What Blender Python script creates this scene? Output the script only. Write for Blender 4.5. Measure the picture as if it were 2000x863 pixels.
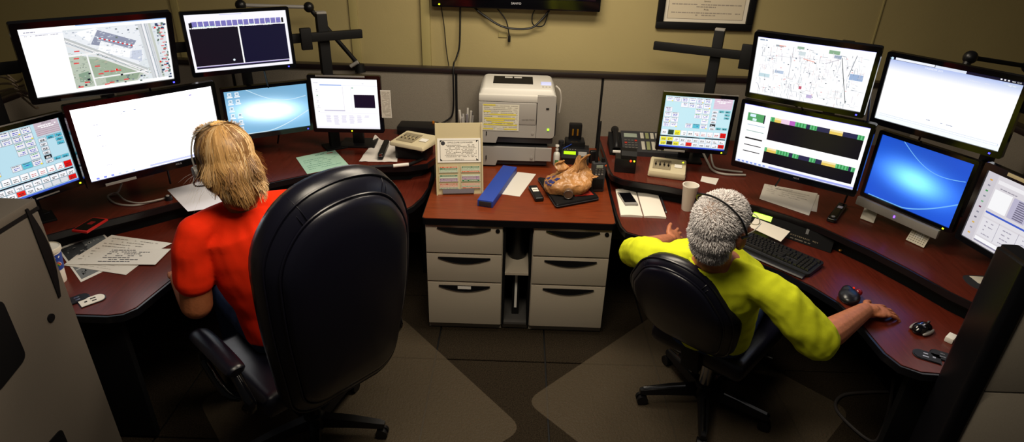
import bpy, bmesh, math, random
from mathutils import Vector, Matrix, noise
from mathutils.bvhtree import BVHTree
for o in list(bpy.data.objects): bpy.data.objects.remove(o)
SC = bpy.context.scene
COL = SC.collection
R = math.radians
V = Vector
rnd = random.Random(7)

# ------------------------------------------------------------------ camera
CAM_H, FPX, PITCH, ROLL = 2.23, 1185.0, R(27.3), R(1.9)
cd = bpy.data.cameras.new('camera'); cam = bpy.data.objects.new('camera', cd); COL.objects.link(cam)
cd.sensor_width = 36; cd.lens = 36 * FPX / 2000; cd.clip_start = 0.02
FW = V((0, math.cos(PITCH), -math.sin(PITCH))); R0 = V((1, 0, 0)); U0 = R0.cross(FW)
RT = R0 * math.cos(ROLL) + U0 * math.sin(ROLL); UP = -R0 * math.sin(ROLL) + U0 * math.cos(ROLL)
cam.matrix_world = Matrix(((RT.x, UP.x, -FW.x, 0), (RT.y, UP.y, -FW.y, 0), (RT.z, UP.z, -FW.z, CAM_H), (0, 0, 0, 1)))
SC.camera = cam
# ------------------------------------------------------------------ world, lamps, exposure
w = bpy.data.worlds.new('world'); SC.world = w; w.use_nodes = True
w.node_tree.nodes['Background'].inputs[0].default_value = (1, .93, .85, 1)
w.node_tree.nodes['Background'].inputs[1].default_value = 0.035
def area(name, loc, sx, sy, power, col, rot=(0, 0, 0), spread=180):
    l = bpy.data.lights.new(name, 'AREA'); l.shape = 'RECTANGLE'; l.size = sx; l.size_y = sy; l.energy = power; l.color = col
    l.spread = R(spread)
    o = bpy.data.objects.new(name, l); COL.objects.link(o); o.location = loc; o.rotation_euler = rot; return o
WARM = (1, .87, .68)
area('ceiling_lamp', (.25, 2.95, 2.72), 1.2, .6, 46, WARM)
area('ceiling_lamp', (-.1, 1.35, 2.72), 1.2, .6, 42, WARM)
SC.view_settings.view_transform = 'Standard'
try: SC.view_settings.look = 'None'
except Exception: pass
SC.view_settings.exposure = 0.0; SC.view_settings.gamma = 1.0; SC.view_settings.use_curve_mapping = False

# ------------------------------------------------------------------ helpers
def s2l(c):
    if isinstance(c, str): c = [int(c[i:i + 2], 16) / 255 for i in (0, 2, 4)]
    return tuple(((x / 12.92) if x <= .04045 else ((x + .055) / 1.055) ** 2.4) for x in c)
def P(px, py, Z):   # the point where the line of sight through a photo point meets the level Z (desk tops, floor)
    d = FW + RT * ((px - 1000) / FPX) - UP * ((py - 431.5) / FPX)
    t = (Z - CAM_H) / d.z
    return V((d.x * t, d.y * t, Z))
MATS = {}
def mat(name, col, rough=.5, metal=0., spec=.5, bump=0., bscale=200., var=0., vscale=8., stretch=None, emit=None, estr=1., coat=0., trans=0., detail=3):
    if name in MATS: return MATS[name]
    m = bpy.data.materials.new(name); m.use_nodes = True; nt = m.node_tree; b = nt.nodes['Principled BSDF']
    c = (*s2l(col), 1)
    b.inputs['Base Color'].default_value = c; b.inputs['Roughness'].default_value = rough; b.inputs['Metallic'].default_value = metal
    b.inputs['Specular IOR Level'].default_value = spec; b.inputs['Coat Weight'].default_value = coat
    if trans: b.inputs['Transmission Weight'].default_value = trans
    if emit: b.inputs['Emission Color'].default_value = (*s2l(emit), 1); b.inputs['Emission Strength'].default_value = estr
    tc = nt.nodes.new('ShaderNodeTexCoord')
    def nz(scale):
        n = nt.nodes.new('ShaderNodeTexNoise'); n.inputs['Scale'].default_value = scale; n.inputs['Detail'].default_value = detail
        if stretch:
            mp = nt.nodes.new('ShaderNodeMapping'); mp.inputs['Scale'].default_value = stretch
            nt.links.new(tc.outputs['Object'], mp.inputs[0]); nt.links.new(mp.outputs[0], n.inputs['Vector'])
        else: nt.links.new(tc.outputs['Object'], n.inputs['Vector'])
        return n
    if var:
        n = nz(vscale); mx = nt.nodes.new('ShaderNodeMix'); mx.data_type = 'RGBA'
        mx.inputs[6].default_value = tuple(x * (1 - var) for x in c[:3]) + (1,); mx.inputs[7].default_value = tuple(min(1, x * (1 + var)) for x in c[:3]) + (1,)
        r = nt.nodes.new('ShaderNodeMapRange'); r.inputs[1].default_value = .3; r.inputs[2].default_value = .7
        nt.links.new(n.outputs[0], r.inputs[0]); nt.links.new(r.outputs[0], mx.inputs[0]); nt.links.new(mx.outputs[2], b.inputs['Base Color'])
    if bump:
        n = nz(bscale); bp = nt.nodes.new('ShaderNodeBump'); bp.inputs['Strength'].default_value = bump; bp.inputs['Distance'].default_value = .01
        nt.links.new(n.outputs[0], bp.inputs['Height']); nt.links.new(bp.outputs[0], b.inputs['Normal'])
    MATS[name] = m; return m
def attr_mat(name, emission=0., rough=.6, spec=.3):
    m = bpy.data.materials.new(name); m.use_nodes = True; nt = m.node_tree; b = nt.nodes['Principled BSDF']
    a = nt.nodes.new('ShaderNodeAttribute'); a.attribute_name = 'col'
    b.inputs['Roughness'].default_value = rough; b.inputs['Specular IOR Level'].default_value = spec
    if emission:
        b.inputs['Base Color'].default_value = (.01, .01, .01, 1)
        nt.links.new(a.outputs['Color'], b.inputs['Emission Color']); b.inputs['Emission Strength'].default_value = emission
    else: nt.links.new(a.outputs['Color'], b.inputs['Base Color'])
    MATS[name] = m; return m
def link(o, parent=None):
    COL.objects.link(o)
    if parent is not None: o.parent = parent
    return o
def tag(o, label, cat, group=None):
    o['label'] = label; o['category'] = cat
    if group: o['group'] = group
    return o
def thing(name, label, cat, loc=(0, 0, 0), rz=0., rx=0., group=None):
    o = bpy.data.objects.new(name, None); o.empty_display_size = .05; link(o)
    o.location = loc; o.rotation_euler = (rx, 0, rz); return tag(o, label, cat, group)
class MB:
    def __init__(s): s.bm = bmesh.new(); s.M = Matrix.Identity(4)
    def _t(s, vs):
        if s.M != Matrix.Identity(4): bmesh.ops.transform(s.bm, matrix=s.M, verts=vs)
        return s
    def box(s, c, d, bevel=0., rz=0., seg=2, rx=0.):
        r = bmesh.ops.create_cube(s.bm, size=1.); vs = r['verts']
        for v in vs: v.co = V((v.co.x * d[0], v.co.y * d[1], v.co.z * d[2]))
        if bevel:
            es = list({e for v in vs for e in v.link_edges})
            r = bmesh.ops.bevel(s.bm, geom=es, offset=bevel, segments=seg, affect='EDGES', profile=.6); vs = list({v for f in r['faces'] for v in f.verts} | {v for v in vs if v.is_valid})
        m = Matrix.Translation(c) @ Matrix.Rotation(rz, 4, 'Z') @ Matrix.Rotation(rx, 4, 'X')
        bmesh.ops.transform(s.bm, matrix=m, verts=vs); return s._t(vs)
    def cyl(s, p0, p1, r0, r1=None, n=16):
        r1 = r0 if r1 is None else r1; p0 = V(p0); p1 = V(p1); d = p1 - p0
        r = bmesh.ops.create_cone(s.bm, cap_ends=True, segments=n, radius1=r0, radius2=r1, depth=d.length)
        q = d.to_track_quat('Z', 'Y').to_matrix().to_4x4()
        bmesh.ops.transform(s.bm, matrix=Matrix.Translation((p0 + p1) / 2) @ q, verts=r['verts']); return s._t(r['verts'])
    def ell(s, c, r, rot=None, n=16):
        q = bmesh.ops.create_uvsphere(s.bm, u_segments=n, v_segments=max(6, n // 2), radius=1.)
        m = Matrix.Translation(c) @ (rot.to_4x4() if rot else Matrix.Identity(4)) @ Matrix.Diagonal((*r, 1))
        bmesh.ops.transform(s.bm, matrix=m, verts=q['verts']); return s._t(q['verts'])
    def rings(s, rs, cap=True, closed=False):
        vs = [[s.bm.verts.new(p) for p in r] for r in rs]; n = len(vs[0]); k = len(vs)
        for i in range(k if closed else k - 1):
            a, b = vs[i], vs[(i + 1) % k]
            for j in range(n): s.bm.faces.new((a[j], a[(j + 1) % n], b[(j + 1) % n], b[j]))
        if cap and not closed: s.bm.faces.new(list(reversed(vs[0]))); s.bm.faces.new(vs[-1])
        return s._t([v for r in vs for v in r])
    def tube(s, pts, r, n=8, cap=True, smooth=0, flat=1.):
        pts = [V(p) for p in pts]
        if smooth: pts = catmull(pts, smooth)
        rs = []; prev = None
        for i, p in enumerate(pts):
            d = (pts[min(i + 1, len(pts) - 1)] - pts[max(i - 1, 0)]).normalized()
            if prev is None: a = d.orthogonal().normalized() if abs(d.z) > .95 else d.cross(V((0, 0, 1))).normalized()
            else: a = (prev - d * prev.dot(d)).normalized()
            prev = a; b = d.cross(a); rr = r(i / (len(pts) - 1)) if callable(r) else r
            rs.append([p + a * (rr * math.cos(t)) + b * (rr * flat * math.sin(t)) for t in [2 * math.pi * j / n for j in range(n)]])
        return s.rings(rs, cap)
    def prism(s, poly, z0, z1, plane='xy', flip=False):
        f = {'xy': lambda a, b, c: V((a, b, c)), 'xz': lambda a, b, c: V((a, c, b)), 'yz': lambda a, b, c: V((c, a, b))}[plane]
        return s.rings([[f(a, b, z0) for a, b in poly], [f(a, b, z1) for a, b in poly]])
    def lathe(s, prof, c=(0, 0, 0), n=24, cap=True):
        c = V(c)
        return s.rings([[c + V((r * math.cos(2 * math.pi * j / n), r * math.sin(2 * math.pi * j / n), z)) for j in range(n)] for r, z in prof], cap)
    def build(s, name, m, parent=None, smooth=True, angle=40, label=None):
        bmesh.ops.recalc_face_normals(s.bm, faces=s.bm.faces[:])
        me = bpy.data.meshes.new(name); s.bm.to_mesh(me); s.bm.free(); me.materials.append(m)
        if smooth:
            me.polygons.foreach_set('use_smooth', [True] * len(me.polygons))
            try: me.set_sharp_from_angle(angle=R(angle))
            except Exception: pass
        o = bpy.data.objects.new(name, me); link(o, parent)
        if label: o['label'] = label
        return o
def catmull(pts, k):
    out = []; n = len(pts)
    for i in range(n - 1):
        p0, p1, p2, p3 = pts[max(i - 1, 0)], pts[i], pts[i + 1], pts[min(i + 2, n - 1)]
        for j in range(k):
            t = j / k
            out.append(.5 * ((2 * p1) + (p2 - p0) * t + (2 * p0 - 5 * p1 + 4 * p2 - p3) * t * t + (3 * p1 - p0 - 3 * p2 + p3) * t ** 3))
    out.append(pts[-1]); return out
def round_poly(pts, rads, k=6):
    out = []; n = len(pts); pts = [V((*p, 0)).to_2d() for p in pts]
    for i in range(n):
        p = pts[i]; r = rads[i] if isinstance(rads, (list, tuple)) else rads
        if not r: out.append(tuple(p)); continue
        a = (pts[i - 1] - p); b = (pts[(i + 1) % n] - p); r = min(r, a.length * .49, b.length * .49); a = p + a.normalized() * r; b = p + b.normalized() * r
        for j in range(k + 1):
            t = j / k; out.append(tuple(a * (1 - t) ** 2 + p * 2 * t * (1 - t) + b * t * t))
    return out
def offset_poly(poly, d):
    n = len(poly); ar = sum(poly[i][0] * poly[(i + 1) % n][1] - poly[(i + 1) % n][0] * poly[i][1] for i in range(n)); sg = 1 if ar > 0 else -1; out = []
    for i in range(n):
        p0, p1, p2 = V((*poly[i - 1], 0)), V((*poly[i], 0)), V((*poly[(i + 1) % n], 0))
        t = ((p1 - p0).normalized() + (p2 - p1).normalized())
        if t.length < 1e-6: t = p1 - p0
        t.normalize(); out.append((p1.x + t.y * sg * d, p1.y - t.x * sg * d))
    return out
_tc = {}
def text_geo(body):
    if body not in _tc:
        cu = bpy.data.curves.new('lettering', 'FONT'); cu.body = body; cu.size = 1.; cu.resolution_u = 2
        o = bpy.data.objects.new('lettering', cu); COL.objects.link(o); me = bpy.data.meshes.new_from_object(o)
        vs = [v.co.to_2d() for v in me.vertices]; fs = [tuple(p.vertices) for p in me.polygons]
        wd = max((v.x for v in vs), default=0); bpy.data.objects.remove(o); bpy.data.curves.remove(cu); bpy.data.meshes.remove(me)
        _tc[body] = (vs, fs, wd)
    return _tc[body]
class Sheet:   # flat printed or lit surface: u runs right 0..1, v runs down 0..1; every mark is its own polygon with its own colour
    def __init__(s, fn, asp=1., dl=.0003): s.fn = fn; s.asp = asp; s.dl = dl; s.v = []; s.f = []; s.c = []; s.L = 0
    def poly(s, pts, col, lay=None):
        if lay is None: s.L += 1; lay = 1 + (s.L % 3) * .2
        i = len(s.v); s.v += [s.fn(u, v, lay * s.dl) for u, v in pts]; s.f.append(tuple(range(i, i + len(pts))))
        cl = col if isinstance(col, list) else [(*s2l(col), 1)] * len(pts); s.c += cl
    def rect(s, u0, v0, u1, v1, col, lay=None): s.poly([(u0, v0), (u0, v1), (u1, v1), (u1, v0)], col, lay)
    def line(s, p, q, wd, col, lay=None):
        d = V(((q[0] - p[0]) * s.asp, q[1] - p[1])); 
        if d.length < 1e-6: return
        d.normalize(); n = V((-d.y / s.asp, d.x)) * wd / 2
        s.poly([(p[0] + n.x, p[1] + n.y), (q[0] + n.x, q[1] + n.y), (q[0] - n.x, q[1] - n.y), (p[0] - n.x, p[1] - n.y)], col, lay)
    def text(s, body, u, v, h, col, al='c', lay=3.):
        vs, fs, wd = text_geo(body); sc = h / .7; wu = wd * sc / s.asp; u0 = u - (wu / 2 if al == 'c' else 0)
        i = len(s.v); s.v += [s.fn(u0 + p.x * sc / s.asp, v - p.y * sc, lay * s.dl) for p in vs]
        for f in fs: s.f.append(tuple(i + k for k in f))
        s.c += [(*s2l(col), 1)] * len(vs)
    def scrib(s, u0, u1, v, h, col, lay=2.5, dens=.8):   # a row of writing too small to read
        u = u0
        while u < u1:
            l = rnd.uniform(.6, 2.6) * h / s.asp * 1.6
            if rnd.random() < dens: s.rect(u, v - h / 2, min(u + l, u1), v + h / 2, col, lay)
            u += l + h * .6 / s.asp
    def grad(s, nu, nv, fc, lay=.5):
        for i in range(nu):
            for j in range(nv):
                q = [(i / nu, j / nv), (i / nu, (j + 1) / nv), ((i + 1) / nu, (j + 1) / nv), ((i + 1) / nu, j / nv)]
                s.poly(q, [(*s2l(fc(*p)), 1) for p in q], lay)
    def build(s, name, m, parent=None, label=None):
        me = bpy.data.meshes.new(name); me.from_pydata(s.v, [], s.f); me.materials.append(m)
        a = me.color_attributes.new('col', 'FLOAT_COLOR', 'POINT'); a.data.foreach_set('color', [x for c in s.c for x in c])
        o = bpy.data.objects.new(name, me); link(o, parent)
        if label: o['label'] = label
        return o

# ------------------------------------------------------------------ materials
WALL = mat('olive_wall_paint', 'a8996a', .55, bump=.06, bscale=90, var=.04, vscale=2)
TRIMM = mat('olive_trim', 'a29562', .5)
TOWER = mat('dimmed_grey_laminate', '5f5850', .6, spec=.25, bump=.05, bscale=500, var=.05, vscale=300)  # grey laminate with the tower's dim lighting put into its colour
FABRIC = mat('grey_partition_fabric', '7d766b', .95, spec=.1, bump=.35, bscale=420, var=.08, vscale=300)
LAMINATE = mat('grey_laminate', 'aaa090', .6, spec=.25, bump=.05, bscale=500, var=.05, vscale=300)
WOOD = mat('cherry_laminate', '6e2e14', .3, spec=.35, var=.2, vscale=10, stretch=(1, 14, 1), bump=.03, bscale=60)
WOODL = mat('dark_cherry_laminate', '561f14', .28, spec=.4, var=.2, vscale=10, stretch=(14, 1, 1), bump=.03, bscale=60)
BLACK = mat('black_plastic', '0d0d10', .38, spec=.4)
MATTE = mat('matte_black', '08080a', .6, spec=.25)
EDGE = mat('black_edge_band', '0c0c10', .28, spec=.5)
GLOSS = mat('gloss_black', '08080c', .12, spec=.5)
LEATHER = mat('navy_black_leather', '0e0e1a', .3, spec=.5, bump=.06, bscale=600)
CARPET = mat('brown_carpet', '2e271e', 1., spec=.05, bump=.9, bscale=260, var=.5, vscale=160)
CHROME = mat('chrome', 'b8b8bc', .18, metal=1.)
GREYM = mat('grey_metal', '6c6a68', .4, metal=.6)
SILVER = mat('silver_plastic', '8a8784', .4)
BEIGE = mat('beige_plastic', 'c8bc9c', .5, var=.03)
CREAM = mat('cream_plastic', 'b5a884', .5)
PRWHITE = mat('printer_white', 'c4c1ba', .45)
PRGREY = mat('printer_grey', '98948f', .5)
DKGREY = mat('dark_grey_plastic', '2a2a2e', .5)
WHITE = mat('white_paper', 'e0ddd6', .8, spec=.1)
FOAM = mat('white_foam', 'f0e9dd', .7, spec=.2, bump=.05, bscale=300)
BLUE = mat('blue_card', '1f3f9c', .5)
NAVYS = mat('navy_fabric', '1b2138', .9)
SCREEN = attr_mat('lit_screen', 1.04, .25, .4); SCREENB = attr_mat('bright_lit_screen', 2.6, .25, .4)
PRINT = attr_mat('printed_paper', 0, .75, .15)
CABLE = mat('black_cable', '0b0b0e', .45)
WCABLE = mat('white_cable', 'a8a29a', .5)
SKIN_M = mat('tanned_skin', 'b5714f', .5, spec=.35, bump=.12, bscale=120, var=.13, vscale=40)
SKIN_W = mat('freckled_skin', 'a8643f', .5, spec=.35, bump=.08, bscale=120, var=.08, vscale=40)
YELLOW = mat('lime_yellow_cotton', 'cdd628', .9, spec=.1, bump=.15, bscale=500, var=.06, vscale=20)
RED = mat('orange_red_cotton', 'f2300f', .9, spec=.1, bump=.15, bscale=500, var=.05, vscale=20)
JEANS = mat('blue_denim', '2c3a58', .9, spec=.1, bump=.2, bscale=500)
GLED = mat('green_led', '80ff20', .3, emit='90ff20', estr=2.5); YLED = mat('yellow_led', 'e8ff20', .3, emit='e0ff20', estr=3.)
RLED = mat('red_led', 'ff3010', .3, emit='ff3010', estr=4.); BLED = mat('blue_led', '3030ff', .3, emit='4040ff', estr=4.)
LCD = mat('green_lcd', '9ccf10', .3, emit='a0d808', estr=.75)
EYE = mat('eye_white', 'e8e4e0', .2); DARKEYE = mat('dark_iris', '2a1c10', .2)
ZU, ZL, ZC = .84, .74, .75

# ------------------------------------------------------------------ setting
def struct(o): o['kind'] = 'structure'; return o
fl = struct(MB().box((0, 2, -.06), (8.6, 4.7, .1)).build('floor', MATTE, None, False))
T = .61; tm = None
for i in range(-3, 4):
    for j in range(-1, 5):
        x, y = .21 + (i - .5) * T, 2.63 + (j - 2.5) * T - .0
        if tm is None:
            o = MB().box((0, 0, -.005), (T - .009, T - .009, .01), .002, seg=1).build('carpet_tile', CARPET, fl, False); tm = o.data
        else: o = link(bpy.data.objects.new('carpet_tile', tm), fl)
        o.location = (x, y, 0); o.rotation_euler.z = (i + j) % 2 * math.pi / 2
WY = 4.25
struct(MB().box((0, WY + .05, 1.35), (8.6, .1, 2.7)).build('wall_back', WALL, None, False))
struct(MB().box((-4.25, 1.9, 1.35), (.1, 4.6, 2.7)).build('wall_left', WALL, None, False))
struct(MB().box((4.25, 1.9, 1.35), (.1, 4.6, 2.7)).build('wall_right', WALL, None, False))
for k, (x, wd, dp) in enumerate([(-2.31, .05, .012), (-1.11, .055, .014), (-.625, .06, .03), (2.4, .012, .008)]):
    struct(MB().box((x, WY - dp / 2 - .001, 1.35), (wd, dp, 2.68), .003).build('trim_%d' % (k + 1), TRIMM, None))
struct(MB().box((0, WY - .012, .06), (8.3, .02, .12), .004).build('baseboard_back', MATTE))

# back partition
PY, PT = 4.06, 1.255
pt = thing('cubicle_partition', 'long grey fabric partition with black top cap behind the printer and desks', 'partition', (0, PY, 0))
xs = [-3.3, -1.9, -.405, .575, 1.9, 3.3]
for a, b in zip(xs, xs[1:]):
    MB().box(((a + b) / 2, 0, .63), (b - a - .014, .05, 1.22), .006).build('fabric_panel', FABRIC, pt)
for x in xs[1:-1]: MB().box((x, -.002, .63), (.014, .05, 1.22)).build('joint_strip', MATTE, pt, False)
MB().box((0, 0, PT - .0), (6.6, .075, .035), .01).build('top_cap', mat('dark_brown_cap', '1d1517', .35), pt)
for sx, nm in ((-1, 'left'), (1, 'right')):
    q = thing('cubicle_partition', 'grey fabric side partition running along the %s behind the monitors' % nm, 'partition', (sx * 2.72, 0, 0))
    for a, b in ((2.0, 3.0), (3.0, 4.0)): MB().box((0, (a + b) / 2, .63), (.05, b - a - .014, 1.22), .006).build('fabric_panel', FABRIC, q)
    MB().box((0, 3.0, PT), (.075, 2.02, .035), .01).build('top_cap', MATS['dark_brown_cap'], q)

# near right partition: black end post and grey panels
q = thing('cubicle_partition', 'near grey partition with tall rounded black end post at right edge', 'partition', (1.585, 1.69, 0))
pp = round_poly([(0, -.07), (0, .065), (.075, .065), (.075, -.07)], .02)
MB().prism(pp, 0.02, 1.29).prism(offset_poly(pp, -.008), 1.289, 1.303).build('end_post', EDGE, q)
for z0, z1 in ((.06, .781), (.787, 1.27)): MB().box((.76, -.03, (z0 + z1) / 2), (1.37, .07, z1 - z0), .004).build('fabric_panel', LAMINATE, q)
MB().box((.76, -.03, .784), (1.36, .055, .012)).build('panel_seam', MATTE, q, False)
MB().box((.76, -.03, 1.285), (1.37, .085, .03), .01).build('top_cap', EDGE, q)
MB().box((.76, -.03, .03), (1.37, .06, .06)).build('base_rail', MATTE, q, False)

# near left tower cabinet
q = thing('tower_cabinet', 'tall grey laminate tower cabinet with crescent pull in near left corner', 'cabinet', (-1.63, 1.845, 0))
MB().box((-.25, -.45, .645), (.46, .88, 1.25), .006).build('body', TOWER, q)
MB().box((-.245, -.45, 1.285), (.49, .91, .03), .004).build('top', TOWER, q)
MB().box((-.245, -.45, 1.266), (.495, .912, .012)).build('top_black_edge', MATTE, q, False)  # solid black edge line beneath the cabinet top
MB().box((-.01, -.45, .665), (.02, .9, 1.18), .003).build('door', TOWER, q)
cres = [(-.047 + .004 * i, 0) for i in range(0)]
prof = [(-.045 + .03 * math.sin(math.pi * t), .93 + .355 * (1 - t)) for t in [i / 12 for i in range(13)]]
MB().prism([(y + .005, z) for y, z in prof] + [(-.045, .93), (-.055, 1.1), (-.055, 1.285)][0:0] + [(-.05, .93), (-.05, 1.285)], .0, .005, 'yz').build('handle', MATTE, q)
MB().cyl((.0, -.11, .886), (.006, -.11, .886), .015, n=20).build('lock', MATTE, q)
MB().prism(round_poly([(-.40, .80), (-.255, .83), (-.255, 1.07), (-.40, 1.07)], .03), 0, .004, 'yz').build('vent_slot', MATTE, q)
MB().prism(round_poly([(-.36, .40), (-.24, .40), (-.24, .485), (-.36, .485)], .02), 0, .004, 'yz').build('vent_slot', MATTE, q)
MB().box((-.25, -.45, .02), (.44, .84, .04)).build('plinth', MATTE, q, False)

# ------------------------------------------------------------------ workstation desks
def desk(sd, label, lower, upper, lowback, mback):
    q = thing('corner_desk', label, 'desk')
    lo = lower; up = upper
    MB().prism(offset_poly(lo, .012), ZL - .034, ZL - .003).build('lower_edge_band', EDGE, q)
    MB().prism(lo, ZL - .006, ZL).build('lower_worktop', WOODL, q, False)
    MB().prism(offset_poly(up, .012), ZU - .034, ZU - .003).build('upper_edge_band', EDGE, q)
    MB().prism(up, ZU - .006, ZU).build('upper_worktop', WOODL, q, False)
    m = MB(); b = lowback
    m.rings([[V((x, y, z)) for x, y, z in ((p[0], p[1], ZL - .03), (p[0], p[1], ZU - .034), (p[0] + n_.x * .02, p[1] + n_.y * .02, ZU - .034), (p[0] + n_.x * .02, p[1] + n_.y * .02, ZL - .03))] for p, n_ in b])
    m.build('riser_fascia', MATTE, q)
    for c, d in mback: MB().box(c, d, .004).build('support_panel', MATTE, q)
    return q
def mir(pts): return [(-x, y) for x, y in pts]
frontR = [(.60, 3.52), (.585, 3.3), (.582, 3.0), (.588, 2.87), (.605, 2.81), (.66, 2.775), (.79, 2.735), (1.0, 2.665), (1.12, 2.616), (1.29, 2.46), (1.38, 2.34), (1.444, 2.217), (1.465, 2.07), (1.466, 1.96), (1.468, 1.88), (1.49, 1.81), (1.545, 1.775), (1.62, 1.77), (1.95, 1.77)]
stepR = [(.584, 3.40), (.592, 3.33), (.64, 3.275), (.72, 3.245), (.874, 3.2), (1.0, 3.14), (1.129, 3.062), (1.327, 2.97), (1.45, 2.87), (1.564, 2.758), (1.709, 2.532), (1.80, 2.35), (1.873, 2.174), (1.93, 2.08), (2.02, 1.80)]
def nrm(path, side):
    out = []
    for i, p in enumerate(path):
        a = path[max(i - 1, 0)]; b = path[min(i + 1, len(path) - 1)]; d = V((b[0] - a[0], b[1] - a[1])).normalized()
        out.append((p, V((-d.y, d.x)) * side))
    return out
backR = [(p[0] + n.x * .02, p[1] + n.y * .02) for p, n in nrm(stepR, 1)]
lowR = frontR + list(reversed(backR[3:])) + [(.62, 3.53)]
upR = stepR + [(2.68, 1.80), (2.68, 4.02), (.584, 4.02)]
desk(1, 'dark cherry two-level corner desk at right under the seated man', lowR, upR, nrm([(p[0] + n.x * .05, p[1] + n.y * .05) for p, n in nrm(stepR, 1)], 1),
     [((.64, 3.75, .36), (.03, .5, .70)), ((2.3, 1.86, .36), (.7, .03, .70)), ((2.2, 3.4, .36), (.03, 1.1, .70)), ((1.72, 1.86, .36), (.3, .03, .68))])
frontL = [(-.535, 3.60), (-.515, 3.5), (-.506, 3.29), (-.525, 3.146), (-.562, 3.03), (-.60, 2.975), (-.68, 2.90), (-.9, 2.79), (-1.12, 2.66), (-1.3, 2.50), (-1.42, 2.36), (-1.482, 2.25), (-1.508, 2.085), (-1.52, 2.01), (-1.55, 1.97), (-1.60, 1.955), (-1.744, 1.955), (-2.1, 1.955)]
stepL = [(-.49, 3.52), (-.53, 3.42), (-.626, 3.372), (-.802, 3.342), (-.95, 3.32), (-1.063, 3.28), (-1.181, 3.193), (-1.45, 2.99), (-1.731, 2.776), (-1.85, 2.66), (-1.965, 2.559), (-2.079, 2.46), (-2.2, 2.33), (-2.35, 1.96)]
backL = [(p[0] + n.x * .02, p[1] + n.y * .02) for p, n in nrm(stepL, -1)]
lowL = frontL + list(reversed(backL[2:]))
upL = stepL + [(-2.68, 1.96), (-2.68, 4.02), (-.49, 4.02)]
desk(-1, 'dark cherry two-level corner desk at left in front of the woman', lowL, upL, nrm([(p[0] + n.x * .05, p[1] + n.y * .05) for p, n in nrm(stepL, -1)], -1),
     [((-.58, 3.75, .36), (.03, .5, .70)), ((-1.9, 2.02, .36), (.6, .03, .68)), ((-2.2, 3.4, .36), (.03, 1.1, .70))])

# ------------------------------------------------------------------ middle cabinets, worktop
CX0, CX1, CYF = -.470, .545, 2.886
def drawer_cabinet(x0, x1, label, tagcard=False):
    q = thing('drawer_cabinet', label, 'cabinet', ((x0 + x1) / 2, CYF, 0), 0, group=None); wd = x1 - x0
    MB().box((0, .5, .37), (wd, .96, .66), .004).build('body', LAMINATE, q)
    MB().box((0, .52, .02), (wd - .0, .96, .04)).build('plinth', LAMINATE, q, False)
    for k, (z0, z1) in enumerate([(.053, .335), (.346, .52), (.531, .705)]):
        d = MB().box((0, .009, (z0 + z1) / 2), (wd - .008, .018, z1 - z0), .003).build('drawer', LAMINATE, q)
        hw, ht = .145, .034; n = 14
        up = [(-hw + 2 * hw * i / n, 0) for i in range(n + 1)]; lo = [(hw - 2 * hw * i / n, -ht * (math.sin(math.pi * i / n) ** .9)) for i in range(1, n)]
        h = MB().prism([(a, b + z1 - .016) for a, b in up + lo], -.006, .001, 'xz').build('handle', MATTE, d)
        MB().tube([(a, -.008, b + z1 - .017) for a, b in [(-hw, 0)] + list(reversed(lo)) + [(hw, 0)]], .0025, 6).build('handle_lip', GLOSS, d)
        if k == 2: MB().cyl((wd / 2 - .03, -.005, z1 - .028), (wd / 2 - .03, .001, z1 - .028), .012).build('lock', MATTE, d)
        if k == 0 and tagcard: MB().box((0, -.008, z1 - .026), (.075, .002, .018)).build('label_card', WHITE, d, False, label='white label card in handle')
    return q
drawer_cabinet(CX0, -.045, 'left grey three-drawer pedestal with a white card in its bottom handle', True)
drawer_cabinet(.117, CX1, 'right grey three-drawer pedestal without any card in its handles')
q = thing('open_shelf_unit', 'narrow black open shelf unit between the two drawer pedestals', 'shelf', (.036, CYF, 0)); wd = .158
for x in (-wd / 2 + .006, wd / 2 - .006): MB().box((x, .3, .37), (.012, .56, .66)).build('side_panel', MATTE, q, False)
MB().box((0, .57, .37), (wd - .026, .012, .66)).build('back_panel', MATTE, q, False)
for z in (.06, .40): MB().box((0, .28, z), (wd - .026, .54, .014)).build('shelf', LAMINATE if z > .3 else GREYM, q, False)
MB().box((0, .3, .02), (wd - .01, .5, .04)).build('plinth', LAMINATE, q, False)
b = thing('ring_binder', 'black binder with white spine label in the lower slot between drawers', 'binder', (.036, CYF + .09, .069))
MB().box((0, .13, .15), (.042, .26, .30), .004).build('cover', MATTE, b); MB().box((0, -.002, .17), (.014, .004, .24)).build('spine_label', WHITE, b, False, label='white spine label')
vz = thing('cylinder_bin', 'black cylindrical container on the upper shelf between drawers', 'container', (.036, CYF + .2, .408))
MB().lathe([(.045, 0), (.055, .03), (.058, .26), (.052, .26), (.05, .02)], n=20).build('container_body', BLACK, vz)
q = thing('cabinet_worktop', 'orange-brown cherry worktop across the two drawer pedestals', 'worktop', (0, 0, 0))
cp = round_poly([(-.478, 2.872), (.551, 2.874), (.572, 3.45), (.572, 4.02), (-.475, 4.02), (-.475, 3.45)], [.02, .02, 0, 0, 0, 0])
MB().prism(offset_poly(cp, .004), ZC - .04, ZC - .003).build('edge_band', EDGE, q); MB().prism(cp, ZC - .006, ZC).build('worktop', WOOD, q, False)

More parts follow.
